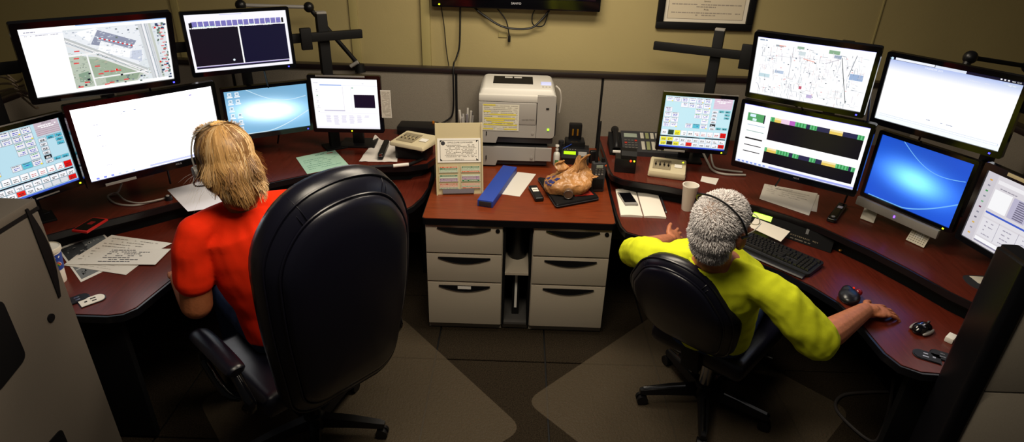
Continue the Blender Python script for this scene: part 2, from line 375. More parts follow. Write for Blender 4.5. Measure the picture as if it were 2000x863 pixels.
# ------------------------------------------------------------------ monitors
def sheet_xz(wd, hh, y0):
    return Sheet(lambda u, v, l: V(((u - .5) * wd, y0 - l, (.5 - v) * hh)), wd / hh)
def monitor(spec, label, bez=(.018, .02, .024), content=None, name='monitor', frame=None, led=None, deep=.045, group=None, strips=(), smat=None):
    x, y, z, yaw, tilt, wd, hh = spec
    q = thing(name, label, 'monitor', (x, y, z), R(yaw), -R(tilt), group)
    bs, bt, bb = bez; fm = frame or GLOSS
    out = round_poly([(-wd / 2 - bs, -hh / 2 - bb), (wd / 2 + bs, -hh / 2 - bb), (wd / 2 + bs, hh / 2 + bt), (-wd / 2 - bs, hh / 2 + bt)], .012, 4)
    k = len(out) // 4
    inn = [(-wd / 2, -hh / 2)] * k + [(wd / 2, -hh / 2)] * k + [(wd / 2, hh / 2)] * k + [(-wd / 2, hh / 2)] * k
    m = MB(); bm = m.bm
    A = [bm.verts.new((a, .02, b)) for a, b in out]; B = [bm.verts.new((a * .995, -.004, b * .995)) for a, b in out]; Cn = [bm.verts.new((a, -.004, b)) for a, b in [(-wd / 2, -hh / 2), (wd / 2, -hh / 2), (wd / 2, hh / 2), (-wd / 2, hh / 2)]]
    D = [bm.verts.new((v.co.x, .004, v.co.z)) for v in Cn]; n = len(out)
    for i in range(n): bm.faces.new((A[i], A[(i + 1) % n], B[(i + 1) % n], B[i]))
    for c in range(4):
        seg = B[c * k:(c + 1) * k]
        for i in range(k - 1): bm.faces.new((seg[i], seg[i + 1], Cn[c]))
        bm.faces.new((seg[-1], B[((c + 1) * k) % n], Cn[(c + 1) % 4], Cn[c])); bm.faces.new((Cn[c], Cn[(c + 1) % 4], D[(c + 1) % 4], D[c]))
    m.build('bezel', fm, q, True, 30)
    bk = MB(); o2 = offset_poly(out, -.01); o3 = [(a * .6, b * .6) for a, b in out]
    bk.rings([[V((a, .006, b)) for a, b in o2], [V((a, .028, b)) for a, b in o2], [V((a, deep, b)) for a, b in o3]]).build('back_shell', MATTE, q)
    s = sheet_xz(wd, hh, .0035)
    if content: content(s)
    s.build('screen', smat or SCREEN, q)
    if led is not None: MB().box((led[0] * wd / 2, -.005, -hh / 2 - bb * .5), (.007, .003, .006)).build('power_light', led[1], q, False)
    for (a, b, sw, sh, mm) in strips: MB().box((a * wd / 2, -.006, b), (sw, .004, sh), .001).build('trim_strip', mm, q)
    return q
WH = 'ffffff'
def c_map_aerial(s):
    s.rect(0, 0, 1, 1, WH, 0); s.rect(.36, 0, 1, .025, '9fc0f0'); s.rect(0, .09, .27, .095, 'd0d4e8')
    s.scrib(.03, .1, .06, .012, '9090a8'); s.scrib(.03, .24, .11, .01, 'b0b0c0')
    X0, X1, Y0, Y1 = .27, .985, .07, .945
    def U(a, b): return (X0 + (X1 - X0) * a, Y0 + (Y1 - Y0) * b)
    def pg(pts, c, l=None): s.poly([U(*p) for p in pts], c, l)
    pg([(0, 0), (0, 1), (1, 1), (1, 0)], 'dde4e8', .4)
    pg([(0, .42), (0, 1), (.62, 1), (.72, .86), (.3, .5)], 'b9c4b4', .6); pg([(.0, .03), (.0, .2), (.65, .72), (.74, .6), (.72, 0)], 'e9edf2', .6)
    pg([(.17, .5), (.2, .85), (.7, .84), (.42, .6)], '9fb09a', .8); pg([(.05, .75), (.05, .9), (.16, .9), (.15, .72)], '86a08a', .8); pg([(.3, .88), (.3, .97), (.62, .97), (.66, .86)], '94a890', .8)
    pg([(.1, .05), (.22, .22), (.33, .02), (.3, -.0)], 'fafcff', .9); pg([(.33, .22), (.62, .42), (.6, .58), (.28, .4)], 'fbfdff', .9)
    pg([(.23, .27), (.32, .04), (.68, .28), (.61, .44)], '8e95ab', .9)
    pg([(.6, .45), (.58, .58), (.7, .66), (.72, .45)], 'c7cfe0', .9)
    for o_, wd, c in ((0, .035, 'bfc4c4'), (.03, .02, 'f4f4f4'), (.06, .006, '586070'), (-.02, .008, '505860'), (.1, .025, 'e4e4e4'), (.04, .004, '404850')):
        s.line(U(0, .14 + o_), U(.75, .82 + o_), wd, c, 1.4 + o_)
    for a, wd, c in ((.77, .06, 'cfd3d6'), (.755, .012, '8d959c'), (.80, .02, 'f2f2f6'), (.82, .01, 'a0a8b4'), (.845, .05, 'd4d8dc'), (.84, .006, '8890a0'), (.87, .03, 'c4cac0'), (.785, .004, '707c90')):
        s.line(U(a - .03, 0), U(a + .04, 1), wd, c, 1.9 + a / 10)
    s.line(U(.0, .43), U(.3, .42), .025, 'f2f2f2', 1.8); s.line(U(.17, .44), U(.19, 1), .02, 'f4f4f4', 1.8); s.line(U(.18, .86), U(.75, .84), .018, 'f6f6f6', 1.8); s.line(U(.3, .42), U(.75, .9), .015, 'eeeeee', 1.8)
    for i in range(90):
        a, b = rnd.random(), rnd.random()
        if a < .2 and b > .4 or a > .9 or (b > .8 and a < .7): pass
        elif a > .42 and b < .3 and a < .72 and a * .8 - .1 > b: pass
        else: continue
        h = rnd.uniform(.008, .03); s.rect(*U(a, b), *U(a + h * .9, b + h * 1.1), rnd.choice(['2c3644', '42506a', '6b7a74', '1c2430', '7f8a90']), 2.2)
    for i in range(420):
        a, b = rnd.random() * .97, rnd.random() * .97; wd = rnd.uniform(.004, .03); hh_ = rnd.uniform(.004, .02)
        grn = b > .25 + .7 * a
        s.rect(*U(a, b), *U(min(1, a + wd), min(1, b + hh_)), rnd.choice(['93a08c', 'a9b4a2', '8a968c', 'c8ccc4', 'b4b09c'] if grn else ['d0d8e0', 'c0c8d4', 'f4f6f8', 'a8b0bc', 'e4e8ec']), 1.05)
    for i in range(60):
        a, b = rnd.uniform(.89, .99), rnd.random(); h = rnd.uniform(.012, .03)
        s.rect(*U(a, b), *U(min(1, a + h), b + h * 1.3), rnd.choice(['3a4a58', '5b7068', '8ba090', '2c3c6a', 'e8e8e8']), 2.3)
    for i in range(17): s.line(U(.3 + i * .021, .17 + .01 * (i % 2) + i * .012), U(.315 + i * .021, .165 + i * .012), .018, 'e03838' if i % 2 else 'ffffff', 2.8)
    for i in range(15): s.rect(*U(.93 + .02 * (i % 2), .05 + i * .06), *U(.965 + .02 * (i % 2), .065 + i * .06), 'e86868', 2.9)
    for a, b in ((.04, .47), (.03, .55), (.06, .35), (.22, .64), (.24, .78), (.3, .75), (.36, .76), (.42, .76), (.09, .9), (.33, .96), (.48, .94), (.28, .98), (.02, .97)): s.rect(*U(a, b), *U(a + .05, b + .022), 'e05050', 2.9)
    for a, b in ((.42, .735), (.885, .07), (.89, .69)): s.rect(*U(a, b), *U(a + .018, b + .03), 'f01818', 3)
def c_map_street(s):
    s.rect(0, 0, 1, 1, 'fcfdff', 0); s.rect(0, 0, 1, .012, '4848f0'); s.scrib(.02, .09, .05, .02, '90a0b8')
    for u0, v0, u1, v1, c in ((.36, .08, .42, .12, '9cb8a4'), (.63, .07, .72, .13, '8ab090'), (.68, .14, .74, .19, '9cabc0'), (.06, .62, .16, .68, 'c4dce4'), (.84, .4, .95, .5, '9cb4d8'), (.2, .53, .28, .58, 'b8c8e0'), (.17, .1, .24, .13, 'a0a8b0'), (.44, .74, .465, .79, 'c05870'), (.52, .86, .57, .92, 'c0b0d8'), (.38, .16, .44, .22, 'd0dce0')): s.rect(u0, v0, u1, v1, c)
    for i in range(420):
        a, b = rnd.uniform(.04, .95), rnd.uniform(.1, .95)
        if .2 < a < .4 and .28 < b < .5 or (.62 < a < .8 and .55 < b < .7): continue
        l = rnd.uniform(.02, .09); sl = rnd.choice([0, 0, .12, .9, .25])
        hz = rnd.random() < .35
        q_ = (a + l * .6, b + l * sl * .2) if hz else (a + l * sl * .3, b + l * 1.3)
        s.line((a, b), q_, rnd.uniform(.003, .006), rnd.choice(['c4c8d0', 'b0b4c0', 'd8d0dc', '9098a8', 'c8d4d8', 'e0c8c8', '707888']), 1 + i % 9 * .15)
    s.line((.745, .17), (.86, .9), .01, '404850', 2.6); s.line((.86, .1), (.83, .45), .008, '606878', 2.6); s.line((.62, .3), (.74, .19), .008, 'b0a8b8', 2.6)
    s.line((.33, .0 + .1), (.33, .62), .006, 'a0a4b0', 2.6); s.line((.1, .3), (.55, .25), .004, 'b8b8c0', 2.6)
    s.line((.43, .27), (.53, .3), .012, 'f0a090', 2.7); s.rect(.2, .1, .26, .115, 'f0a898', 2.7)
    for i in range(60): s.rect(*(lambda a, b: (a, b, a + .012, b + .014))(rnd.uniform(.1, .9), rnd.uniform(.1, .9)), rnd.choice(['505868', '8890a0', 'a8b8c8', 'e8b0b0']), 2.8)
def c_two_panes(s):
    s.rect(0, 0, 1, 1, 'f8f6ff', 0); s.rect(.33, .02, .55, .028, 'b8b8f0')
    s.rect(.045, .13, .955, .22, '2a2a55', 1); s.rect(.03, .14, .055, .25, '050510', 1.1); s.rect(.945, .13, .965, .22, '050510', 1.1)
    for i in range(16):
        u = .062 + i * .0552; s.rect(u, .125, u + .046, .215, '8a84c8', 1.3)
        for k in range(4): s.rect(u + .004, .135 + k * .02, u + .042, .143 + k * .02, '5a54a0', 1.6)
        s.rect(u + .046, .12, u + .053, .235, 'ffffff', 1.7)
    s.rect(.025, .24, .49, .90, '080318', 1); s.rect(.505, .24, .975, .90, '05052a', 1)
    s.rect(.49, .23, .505, .91, 'ffffff', 1.8); s.rect(.025, .905, .97, .918, 'b8a8e0', 1.9); s.rect(.025, .918, .97, .95, '10102a', 1.9)
    for a, b in ((.03, .3), (.46, .56), (.57, .68), (.75, .85), (.93, .97)): s.scrib(a, b, .235, .018, 'ffffff'); s.scrib(a + .04, b - .02, .215, .012, 'c8f0d8')
    s.poly([(.40 + .012 * math.cos(t), .83 + .02 * math.sin(t)) for t in [i * .785 for i in range(8)]], 'e8f4ff', 3)
def c_white_doc(s):
    s.rect(0, 0, 1, 1, 'fffdfd', 0); s.rect(.05, .03, .3, .036, '9098b8'); s.scrib(.33, .42, .14, .012, '606880'); s.scrib(.82, .84, .08, .02, '686090')
    for a, b in ((.11, .25), (.12, .4), (.13, .55), (.13, .82), (.28, .17)): s.scrib(a, a + .04, b, .01, '78788c')
    s.rect(0, .955, 1, 1, 'b8bce0', .8); s.rect(.42, .955, .98, .985, '888cc8', 1)
    for i in range(6): s.rect(.04 + i * .05, .965, .06 + i * .05, .99, '5860b0' if i < 3 else '9098d0')
def swoosh(bg, hi, lo):
    def f(u, v):
        d = ((u - .5) / .42) ** 2 + ((v - .52 - .12 * (u - .5)) / .26) ** 2; k = math.exp(-d * 1.3); e = .25 * math.exp(-((u - .45) / .5) ** 2 - ((v - .5) / .5) ** 2)
        return tuple(min(1, l * (1 - e) * (.95 + .05 * v) + h * (k * .9 + e * .35)) for h, l in zip(hi, bg))
    return f
def arcs(s, c):
    for (u0, v0, u1, v1, bend, w0) in ((.25, -.0, .98, .28, .16, .022), (.05, 1.0, 1.0, .62, .16, .035)):
        pts = [(u0 + (u1 - u0) * t, v0 + (v1 - v0) * t + bend * math.sin(math.pi * t)) for t in [i / 16 for i in range(17)]]
        pts = [(u, min(.995, max(.0, v))) for u, v in pts]
        for a, b in zip(pts, pts[1:]): s.line(a, b, w0 * .5, c, 1.2)
def c_cyan(s):
    s.grad(24, 16, swoosh((.50, .74, .90), (1., 1., 1.), 0)); arcs(s, 'd8f0fc')
    for r in range(6):
        for c in range(2):
            if (r, c) in ((2, 1),): continue
            u, v = .03 + c * .085, .04 + r * .155; s.rect(u + .01, v, u + .055, v + .075, 'eef4fa'); s.rect(u + .02, v + .02, u + .045, v + .055, '88b0c8', 1.8); s.rect(u, v + .085, u + .065, v + .11, 'f8fcff', 1.8)
def c_blue(s):
    s.grad(24, 20, swoosh((.10, .33, .86), (.55, .82, .98), 0)); arcs(s, '70b4f4')
def c_windows(s):
    s.rect(0, 0, 1, 1, 'fdfcff', 0); s.rect(.12, .12, .45, .135, '88a8e8'); s.rect(.12, .135, .52, .14, 'c0d4f4'); s.rect(.52, .13, 1, .134, 'd8dcec')
    s.rect(.12, .15, .46, .64, 'fefefe', 1); s.rect(.15, .625, .47, .645, 'c0bcd4', 1.5); s.rect(.46, .15, .464, .64, 'd4d0dc', 1.5)
    s.rect(.625, .31, .945, .57, '0a0220', 1.6); s.rect(.60, .17, .625, .185, '60a888', 1.5); s.rect(.585, .15, .588, .64, 'd8dcec', 1.4)
    for k, v in enumerate((.22, .33, .44, .54, .65)): s.rect(.055, v, .075, v + .015, '40a060' if k == 1 else 'c0c0d0'); s.scrib(.04, .09, v + .04, .008, 'd0c8d0')
    s.scrib(.03, .1, .09, .01, 'c8c8d8'); s.scrib(.75, .8, .09, .012, 'd0d0e0'); s.rect(.08, .68, 1, .684, 'e0dcec', 1.3)
    for i, h in enumerate((.17, .2, .16, .18, .17, .06)):
        u = .16 + i * .12
        for k in range(int(h / .022)): s.rect(u + rnd.uniform(0, .01), .73 + k * .022, u + .085 - rnd.uniform(0, .02), .743 + k * .022, 'dcd8ec', 1.2)
    s.rect(.0, .96, 1, 1, 'f4f2fa', .8)
def c_console(s, pale=False):
    bg = 'b8dcea' if not pale else 'c4e8f2'; btn = 'e6e8ee' if not pale else 'f6f6fc'
    s.rect(0, 0, 1, 1, bg, 0)
    def bt(u, v, wd, h, c=btn, ln=2, tc='3038c0', top=None):
        s.rect(u, v, u + wd, v + h, '788490' if not pale else 'c0ccd8', .6); s.rect(u + .003, v + .004, u + wd - .004, v + h - .006, c, 1.2)
        if top: s.scrib(u + .012, u + wd - .02, v + h * .16, .010, top, dens=.95)
        for k in range(ln): s.scrib(u + wd * .2, u + wd * .78, v + h * (.48 + .25 * k), .010, tc, dens=.9)
    W, H = .112, .098
    grid = {0: (0, 1, 2, 3, 4, 5), 1: (2, 3, 4, 5), 2: (0, 4, 5), 3: (0, 1, 4, 5), 4: (0, 1, 5), 5: (0, 1, 3, 4, 5)}
    for r_, cs in grid.items():
        for c in cs:
            hi = (r_ == 5 and c == 4)
            bt(.015 + c * W, .02 + r_ * H, W - .004, H - .006, ('5cc0d4' if hi else btn), 2 if (r_ + c) % 3 else 1, '3038b8', '30a040' if r_ in (2, 3, 4) and c > 2 else '404860')
            if (r_ * 3 + c) % 4 == 0: s.rect(.015 + c * W + .08, .02 + r_ * H + .07, .015 + c * W + .1, .02 + r_ * H + .088, 'f0e020', 2)
    s.rect(.72, .0, .99, .2, 'c8b8c4' if not pale else 'e0c8dc', .8); s.text('ZETRON', .86, .035, .024, '101018')
    s.scrib(.76, .96, .058, .014, 'ffffff'); s.scrib(.79, .93, .085, .014, 'ffffff')
    for k in range(5): s.rect(.72, .1 + k * .028, .99, .104 + k * .028, '807078' if not pale else 'd0b8cc', 1)
    for k in range(6): bt(.715, .23 + k * .065, .085, .058, btn if k != 4 else '101018', 2, '101010' if k != 4 else 'f0f0f0')
    for a, b in ((.81, .22), (.9, .22), (.9, .28), (.9, .34), (.81, .55), (.9, .55)): bt(a, b, .085, .052, '58c0d8' if not pale else '70c4cc', 2, '103048')
    v = .655
    for k in range(10):
        c = 'f8f8fa'; tc = '202020'
        if k in (5, 6, 7, 8): tc = 'c03030'
        if k == 9: c = 'e01010'
        if pale and k == 1: c = '204030'
        if k == (2 if pale else 0): c = 'f4ec30'
        bt(.012 + k * .098, v, .092, .105, c, 2, tc)
    s.rect(0, .775, .985, .795, '08081a', 1.5); s.rect(.6, .778, .68, .79, '30a0c0', 1.8)
    for r_ in range(2):
        for k in range(10):
            c = 'f6f6fa'
            if r_ == 1 and k == 9: c = 'e01010'
            if pale and (k < 2 or (k == 2 and r_)): c = 'f0e840' if (k, r_) != (1, 1) else '181408'
            if r_ == 1 and k == (4 if pale else 3): c = 'f02018'
            if not pale and r_ == 1 and 6 <= k <= 8: c = 'd8dae0'
            bt(.012 + k * .098, .8 + r_ * .085, .095, .082, c, 0 if (not pale and r_ == 1 and 6 <= k <= 8) else 2, '282828')
    s.rect(0, .975, 1, 1, '4868d8' if not pale else '3048c8', 1)
def c_web(s):
    def g(u, v): k = max(0, 1 - v / .22) if v < .22 else 0; b = max(0, (v - .84) / .16); return (1 - .38 * k - .05 * b, 1 - .3 * k - .02 * b, 1 - .08 * k)
    s.grad(4, 14, g); s.rect(0, 0, 1, .045, '0c0c28', 1); s.rect(.04, .005, .36, .04, 'f0f4ff', 1.6); s.rect(.365, .008, .6, .045, 'dce4f4', 1.6)
    s.poly([(.012 + .012 * math.cos(t), .025 + .02 * math.sin(t)) for t in [i * .785 for i in range(8)]], 'c8e8ff', 2)
    for k in range(3): s.rect(.84 + k * .025, .012, .852 + k * .025, .03, 'ffffff', 2)
    s.text('98%  12:42', .95, .032, .018, 'ffffff'); s.text('CALENDAR 2013', .36, .085, .024, 'ffffff'); s.rect(.87, .06, .985, .1, 'c8d4ec', 1.8)
    s.text('Sign out', .93, .09, .02, 'ffffff'); s.scrib(.6, .78, .12, .012, 'e0e4f4')
    for a in (.42, .5, .58): s.scrib(a, a + .05, .82, .008, '7888b0')
    s.rect(.03, .9, .98, .903, 'a8bcdc', 1.5); s.rect(.03, .93, .98, .933, 'b8c8e4', 1.5); s.rect(.977, .9, .98, .93, 'a8bcdc', 1.5)
    for i in range(40): s.rect(.05 + i * .023, .905, .051 + i * .023, .928, 'd0dcf0', 1.4)
def c_cad(s):
    s.rect(0, 0, 1, 1, 'fffdff', 0); s.rect(.0, .0, 1, .014, '5858f8'); s.rect(0, .955, 1, 1, 'e8ecff', .8); s.rect(.3, .96, 1, .99, 'a0a8f0', 1)
    for i in range(7): s.rect(.02 + i * .038, .965, .04 + i * .038, .99, '7890e0')
    s.rect(.04, .14, .185, .27, '4f9f62', 1); s.rect(.06, .155, .11, .2, 'd8f0ff', 1.6); s.rect(.085, .22, .12, .262, 'd8f4f4', 1.6); s.rect(.18, .14, .19, .28, '101030', 1.6)
    for v, h, c in ((.33, .008, '88b0c8'), (.43, .01, '88b0a8'), (.55, .025, '10181c'), (.67, .014, '10181c'), (.78, .014, '10181c')): s.rect(.05, v, .2, v + h, c, 1)
    def block(v0, v1, vb, pal):
        s.rect(.235, v0, .975, v1, '050214', 1); u = .235
        for wd, c in pal:
            s.rect(u, v0 - .05, u + wd, v0 + .022, c, 1.5)
            if c == '4fae6a':
                for k in range(int(wd / .012)): s.rect(u + .003 + k * .012, v0 - .045, u + .010 + k * .012, v0 + .016, '348a52' if k % 2 else '6cc88c', 1.8)
            if c == 'e8c860': s.rect(u, v0 - .05, u + wd, v0 - .02, 'f4e4b0', 1.8)
            u += wd
    block(.19, .52, 0, [(.035, '4fae6a'), (.055, 'e8c860'), (.07, 'f0d0e8'), (.045, 'b860c0'), (.09, '4fae6a'), (.03, '24244c'), (.055, '4fae6a'), (.10, '24244c'), (.10, 'e8c860'), (.11, '24244c'), (.05, '4fae6a')])
    block(.70, .92, 0, [(.02, '4fae6a'), (.08, 'e8c860'), (.11, '4fae6a'), (.03, '24244c'), (.05, '4fae6a'), (.09, '24244c'), (.05, '4fae6a'), (.05, '24244c'), (.11, 'e8c860'), (.10, '4fae6a'), (.02, '24244c'), (.03, '4fae6a')])
def c_records(s):
    s.rect(0, 0, 1, 1, 'd4d0d6', 0); s.rect(.0, .0, .13, 1, 'c8c4cc', .8); s.rect(.15, .07, 1, .12, 'e8e6ea', 1); s.scrib(.2, .9, .17, .014, '908c98')
    s.rect(.15, .2, .36, .48, 'f2f2f4', 1); s.rect(.38, .2, .58, .48, 'b4b0c8', 1); s.rect(.6, .2, .8, .48, 'b4b0c8', 1); s.rect(.82, .2, 1, .48, 'e4e2ea', 1)
    for c in (.44, .66):
        for k in range(9): s.rect(c, .215 + k * .029, c + .12, .232 + k * .029, '6c6880', 1.6)
    s.rect(.15, .52, 1, .545, '3858c0', 1.3); s.rect(.15, .545, 1, .6, 'dcdae0', 1.2); s.rect(.15, .62, 1, .88, 'dedce2', 1.2); s.rect(.15, .9, 1, .95, 'f4f4f6', 1.3); s.rect(.15, .95, 1, .97, '8c88a0', 1.3)
    for c in (.35, .58, .8): s.rect(c, .6, c + .004, .88, '8c889c', 1.8)
    for r_ in range(4):
        for c in (.2, .41, .64, .85): s.scrib(c, c + .1, .66 + r_ * .06, .014, '9c98a8')
    for k in range(11): s.rect(.05, .1 + k * .08, .08, .12 + k * .08, ['d8a030', '808090', '30904c', '808890', '70a880', '602048', '808090', '606070', 'd0a848', '8c8c9c', 'd8a840'][k], 1.5)
L1, L2 = BLED, YLED
MON = {
 'M1': (-1.769, 2.600, 1.613, 44.5, -15.4, .531, .298), 'M2': (-1.446, 3.228, 1.570, 33.3, 1.6, .490, .282), 'M3': (-1.709, 2.717, 1.237, 48.2, -1.1, .600, .337),
 'M4': (-1.432, 3.406, 1.146, 32.4, -6.1, .450, .269), 'M5': (-.993, 3.458, 1.178, 2.3, -1.5, .376, .301), 'R0': (1.039, 3.382, 1.156, -7.6, -1.4, .376, .308),
 'R1': (1.323, 2.775, 1.600, -35.3, -10.5, .490, .277), 'R2': (1.896, 2.671, 1.519, -55.8, -4.5, .531, .300), 'R3': (1.412, 2.884, 1.218, -37.0, -6.1, .580, .326),
 'R4': (1.911, 2.688, 1.136, -62.0, -.4, .430, .316), 'M6': (-2.128, 2.432, 1.182, 65.5, 2.0, .376, .301), 'R5': (1.977, 2.146, 1.184, -79.1, .6, .376, .301)}
monitor(MON['M1'], 'widescreen monitor showing an aerial photo map, upper row at far left', (.026, .026, .028), c_map_aerial, led=(.98, L1))
monitor(MON['M2'], 'widescreen monitor with two dark panes under a purple button row', (.018, .018, .024), c_two_panes, led=(.9, L1))
m3 = monitor(MON['M3'], 'large monitor with a blank white page, just left of the blonde woman', (.022, .024, .036), c_white_doc, smat=SCREENB, strips=((-.62, -.337 / 2 - .028, .13, .012, SILVER),))
m4 = monitor(MON['M4'], 'monitor with pale cyan wallpaper and desktop icons beside the blonde head', (.018, .02, .03), c_cyan, led=(.93, L1))
m5 = monitor(MON['M5'], 'squarish monitor of white windows with a taped paper strip, left of printer', (.022, .022, .024), c_windows, led=(.1, L2), strips=((-.1, .301 / 2 + .016, .28, .01, SILVER),))
m6 = monitor(MON['M6'], 'monitor of grey dispatch buttons at the left photo edge', (.024, .026, .03), c_console, led=(.98, L2), strips=((0, .301 / 2 + .024, .42, .006, SILVER), (.2, -.301 / 2 - .018, .1, .006, SILVER)))
r0 = monitor(MON['R0'], 'squarish monitor of pale dispatch buttons behind the foam cup', (.02, .022, .024), lambda s: c_console(s, True), led=(.93, L2), strips=((0, .308 / 2 + .024, .41, .006, SILVER), (-.5, -.308 / 2 - .02, .12, .012, SILVER)))
monitor(MON['R1'], 'widescreen monitor showing a pale street map, upper row right of frame', (.02, .024, .026), c_map_street, led=(.95, L1))
monitor(MON['R2'], 'widescreen monitor with a white web page, upper row at far right', (.02, .022, .03), c_web, led=(.9, L1))
m_r3 = monitor(MON['R3'], 'large monitor with black tables and green cells, right of the pale button screen', (.02, .022, .034), c_cad)
r4 = monitor(MON['R4'], 'monitor with deep blue wallpaper on a silver-lipped stand', (.018, .02, .022), c_blue, led=(.9, L2))
r5 = monitor(MON['R5'], 'monitor of grey record tables partly behind the near right post', (.024, .03, .026), c_records, strips=((.25, .301 / 2 + .018, .3, .014, CREAM),))
def bezel_text(par, body, hh, bb, wd, u=0.25, h=.009):
    s = Sheet(lambda a, b, l: V((u * wd / 2 + a, -.0045 - l, -hh / 2 - bb * .45 - b)), 1); s.text(body, 0, 0, h, 'a0a0a8'); s.build('lettering', PRINT, par)
bezel_text(m3, 'ASUS', .337, .036, .6); bezel_text(m_r3, 'ASUS', .326, .034, .58, .1); bezel_text(m6, 'ELO', .301, .03, .376, -.2, .01)
# R4 silver lip and little things of its stand
MB().box((-.02, -.012, -.316 / 2 - .045), (.42, .022, .045), .006).build('lower_lip', SILVER, r4); MB().box((-.02, -.025, -.316 / 2 - .045), (.006, .004, .012)).build('power_light', mat('violet_led', '8040ff', .3, emit='8050ff', estr=3.), r4, False)

# desk stands (part of the monitor) for those that have one
def stand(q, spec, hz):
    x, y, z, yaw, tilt, wd, hh = spec
    a = bpy.data.objects.new('stand', None)
    t = -R(tilt); Rm = Matrix.Rotation(-t, 4, 'X')   # undo the tilt so that the foot stands level
    m = MB(); m.M = Rm
    dz = z - ZU
    m.box((0, .05, -.02), (.07, .06, .06), .006); m.box((0, .24, -dz / 2 + .0), (.07, .03, dz - .02), .006); m.box((0, .15, -.02), (.06, .18, .04), .004)
    m.box((0, .25, -dz + .009), (.22, .16, .016), .006)
    m.build('stand', BLACK, q)
for q, k in ((m5, 'M5'), (r0, 'R0'), (m6, 'M6'), (r5, 'R5')): stand(q, MON[k], 0)
# poles that carry an upper and a lower monitor
def pole(lo, up, label):
    xl, yl, zl, yaw = MON[lo][:4]; xu, yu, zu, yu_ = MON[up][:4]
    n = V((math.sin(R(yaw)), -math.cos(R(yaw)), 0)); base = V((xl, yl, 0)) - n * .60
    q = thing('monitor_pole', label, 'stand', (base.x, base.y, ZU), R(yaw))
    MB().box((0, 0, .008), (.2, .16, .016), .004).build('base_plate', BLACK, q)
    MB().box((0, 0, (zu - ZU) / 2 + .02), (.06, .035, zu - ZU + .06), .004).build('post', BLACK, q)
    for (k, x, y, z) in ((lo, xl, yl, zl), (up, xu, yu, zu)):
        yw, tl, hh = R(MON[k][3]), R(MON[k][4]), MON[k][6]
        c = V((x, y, z)) - V((math.sin(yw), -math.cos(yw), 0)) * .055
        im = (Matrix.Translation(base + V((0, 0, ZU))) @ Matrix.Rotation(R(yaw), 4, 'Z')).inverted()
        c = im @ c
        b = MB(); b.cyl((0, 0, c.z), tuple(c), .018); b.build('bracket_arm', BLACK, q)
    return q
pole('M3', 'M1', 'black monitor pole behind the blank white page screen')
pole('M4', 'M2', 'black monitor pole behind the pale cyan wallpaper screen')
pole('R3', 'R1', 'black monitor pole behind the black tables screen')
pole('R4', 'R2', 'black monitor pole behind the deep blue wallpaper screen')
# mounting bars on posts
def bar(c, yaw, t0, t1, posts, label, zt=.14, plates=()):
    q = thing('mounting_rail', label, 'rail', (c[0], c[1], ZU), R(yaw)); z = c[2] - ZU
    MB().box(((t0 + t1) / 2, 0, z), (t1 - t0, .03, .05), .005).build('crossbar', MATTE, q)
    for t in posts:
        MB().box((t, .045, (z + zt) / 2), (.06, .05, z + zt), .005).build('post', MATTE, q); MB().box((t, .045, .006), (.14, .12, .012), .003).build('base_plate', MATTE, q)
        MB().box((t, .045, z + zt + .006), (.056, .046, .012), .002).build('post_cap', SILVER, q)
    for t in plates: MB().box((t, -.035, z + .0), (.06, .03, .12), .005).build('bracket_plate', MATTE, q)
    return q
bar((-1.52, 3.34, 1.535), 33.3, -.42, .70, (.48,), 'black crossbar on a post behind the two dark panes screen', .12, (.36,))
bar((-1.93, 2.80, 1.56), 45, -.75, .28, (-.42,), 'black crossbar on a post behind the aerial map screen', .12)
q = thing('mounting_rail', 'black crossbar on a post below the framed certificate', 'rail', (1.16, 3.70, ZU), R(-24)); z = 1.50 - ZU
MB().box((.02, 0, z), (.74, .03, .05), .005).build('crossbar', MATTE, q)
MB().box((.02, .04, (z + .12) / 2), (.06, .045, z + .12), .005).build('post', MATTE, q); MB().box((.02, .04, .006), (.14, .12, .012), .003).build('base_plate', MATTE, q)
MB().box((.02, .04, z + .126), (.056, .042, .012), .002).build('post_cap', SILVER, q)
MB().box((.2, -.03, z), (.07, .03, .14), .005).build('bracket_plate', MATTE, q)
bar((2.05, 2.80, 1.53), -55.8, -.3, .75, (.5,), 'black crossbar on a post behind the white web page screen', .1)

# ------------------------------------------------------------------ wall things
q = thing('television', 'black flat television hung high on the olive back wall', 'television', (-.02, WY - .07, 1.95))
MB().box((0, 0, 0), (1.10, .07, .62), .012).build('frame', GLOSS, q)
MB().box((0, -.037, .02), (1.03, .004, .53), .002).build('screen', mat('dark_tv_glass', '0a0a1a', .08), q)
MB().box((0, .05, 0), (.4, .035, .3)).build('wall_bracket', MATTE, q, False)
s = Sheet(lambda a, b, l: V((a, -.0355 - l, -.278 - b)), 1); s.text('SANYO', 0, 0, .014, 'd0d0d8'); s.build('lettering', PRINT, q)
MB().box((-.5, -.037, -.292), (.01, .006, .008)).build('power_light', YLED, q, False)
def cable(name, pts, r, label, m=CABLE, sm=8): return tag(MB().tube(pts, r, 8, True, sm).build(name, m), label, 'cable')
cable('video_cable', [(-.3, WY - .03, 1.64), (-.25, WY - .04, 1.60), (-.1, WY - .05, 1.52), (.07, WY - .05, 1.515), (.15, WY - .04, 1.57), (.22, WY - .03, 1.66)], .007, 'thick black cable looping below the television')
cable('video_cable', [(.12, WY - .03, 1.66), (.09, WY - .05, 1.60), (.1, WY - .05, 1.54), (.17, WY - .04, 1.54), (.2, WY - .03, 1.66)], .004, 'thin black cable curl below the television')
cable('power_cord', [(-.39, WY - .03, 1.66), (-.395, WY - .05, 1.4), (-.415, WY - .09, 1.31), (-.42, PY - .05, 1.28), (-.425, PY - .045, 1.0), (-.47, PY - .05, .92), (-.62, PY - .07, .85)], .006, 'straight black cord hanging left from television over partition to desk')
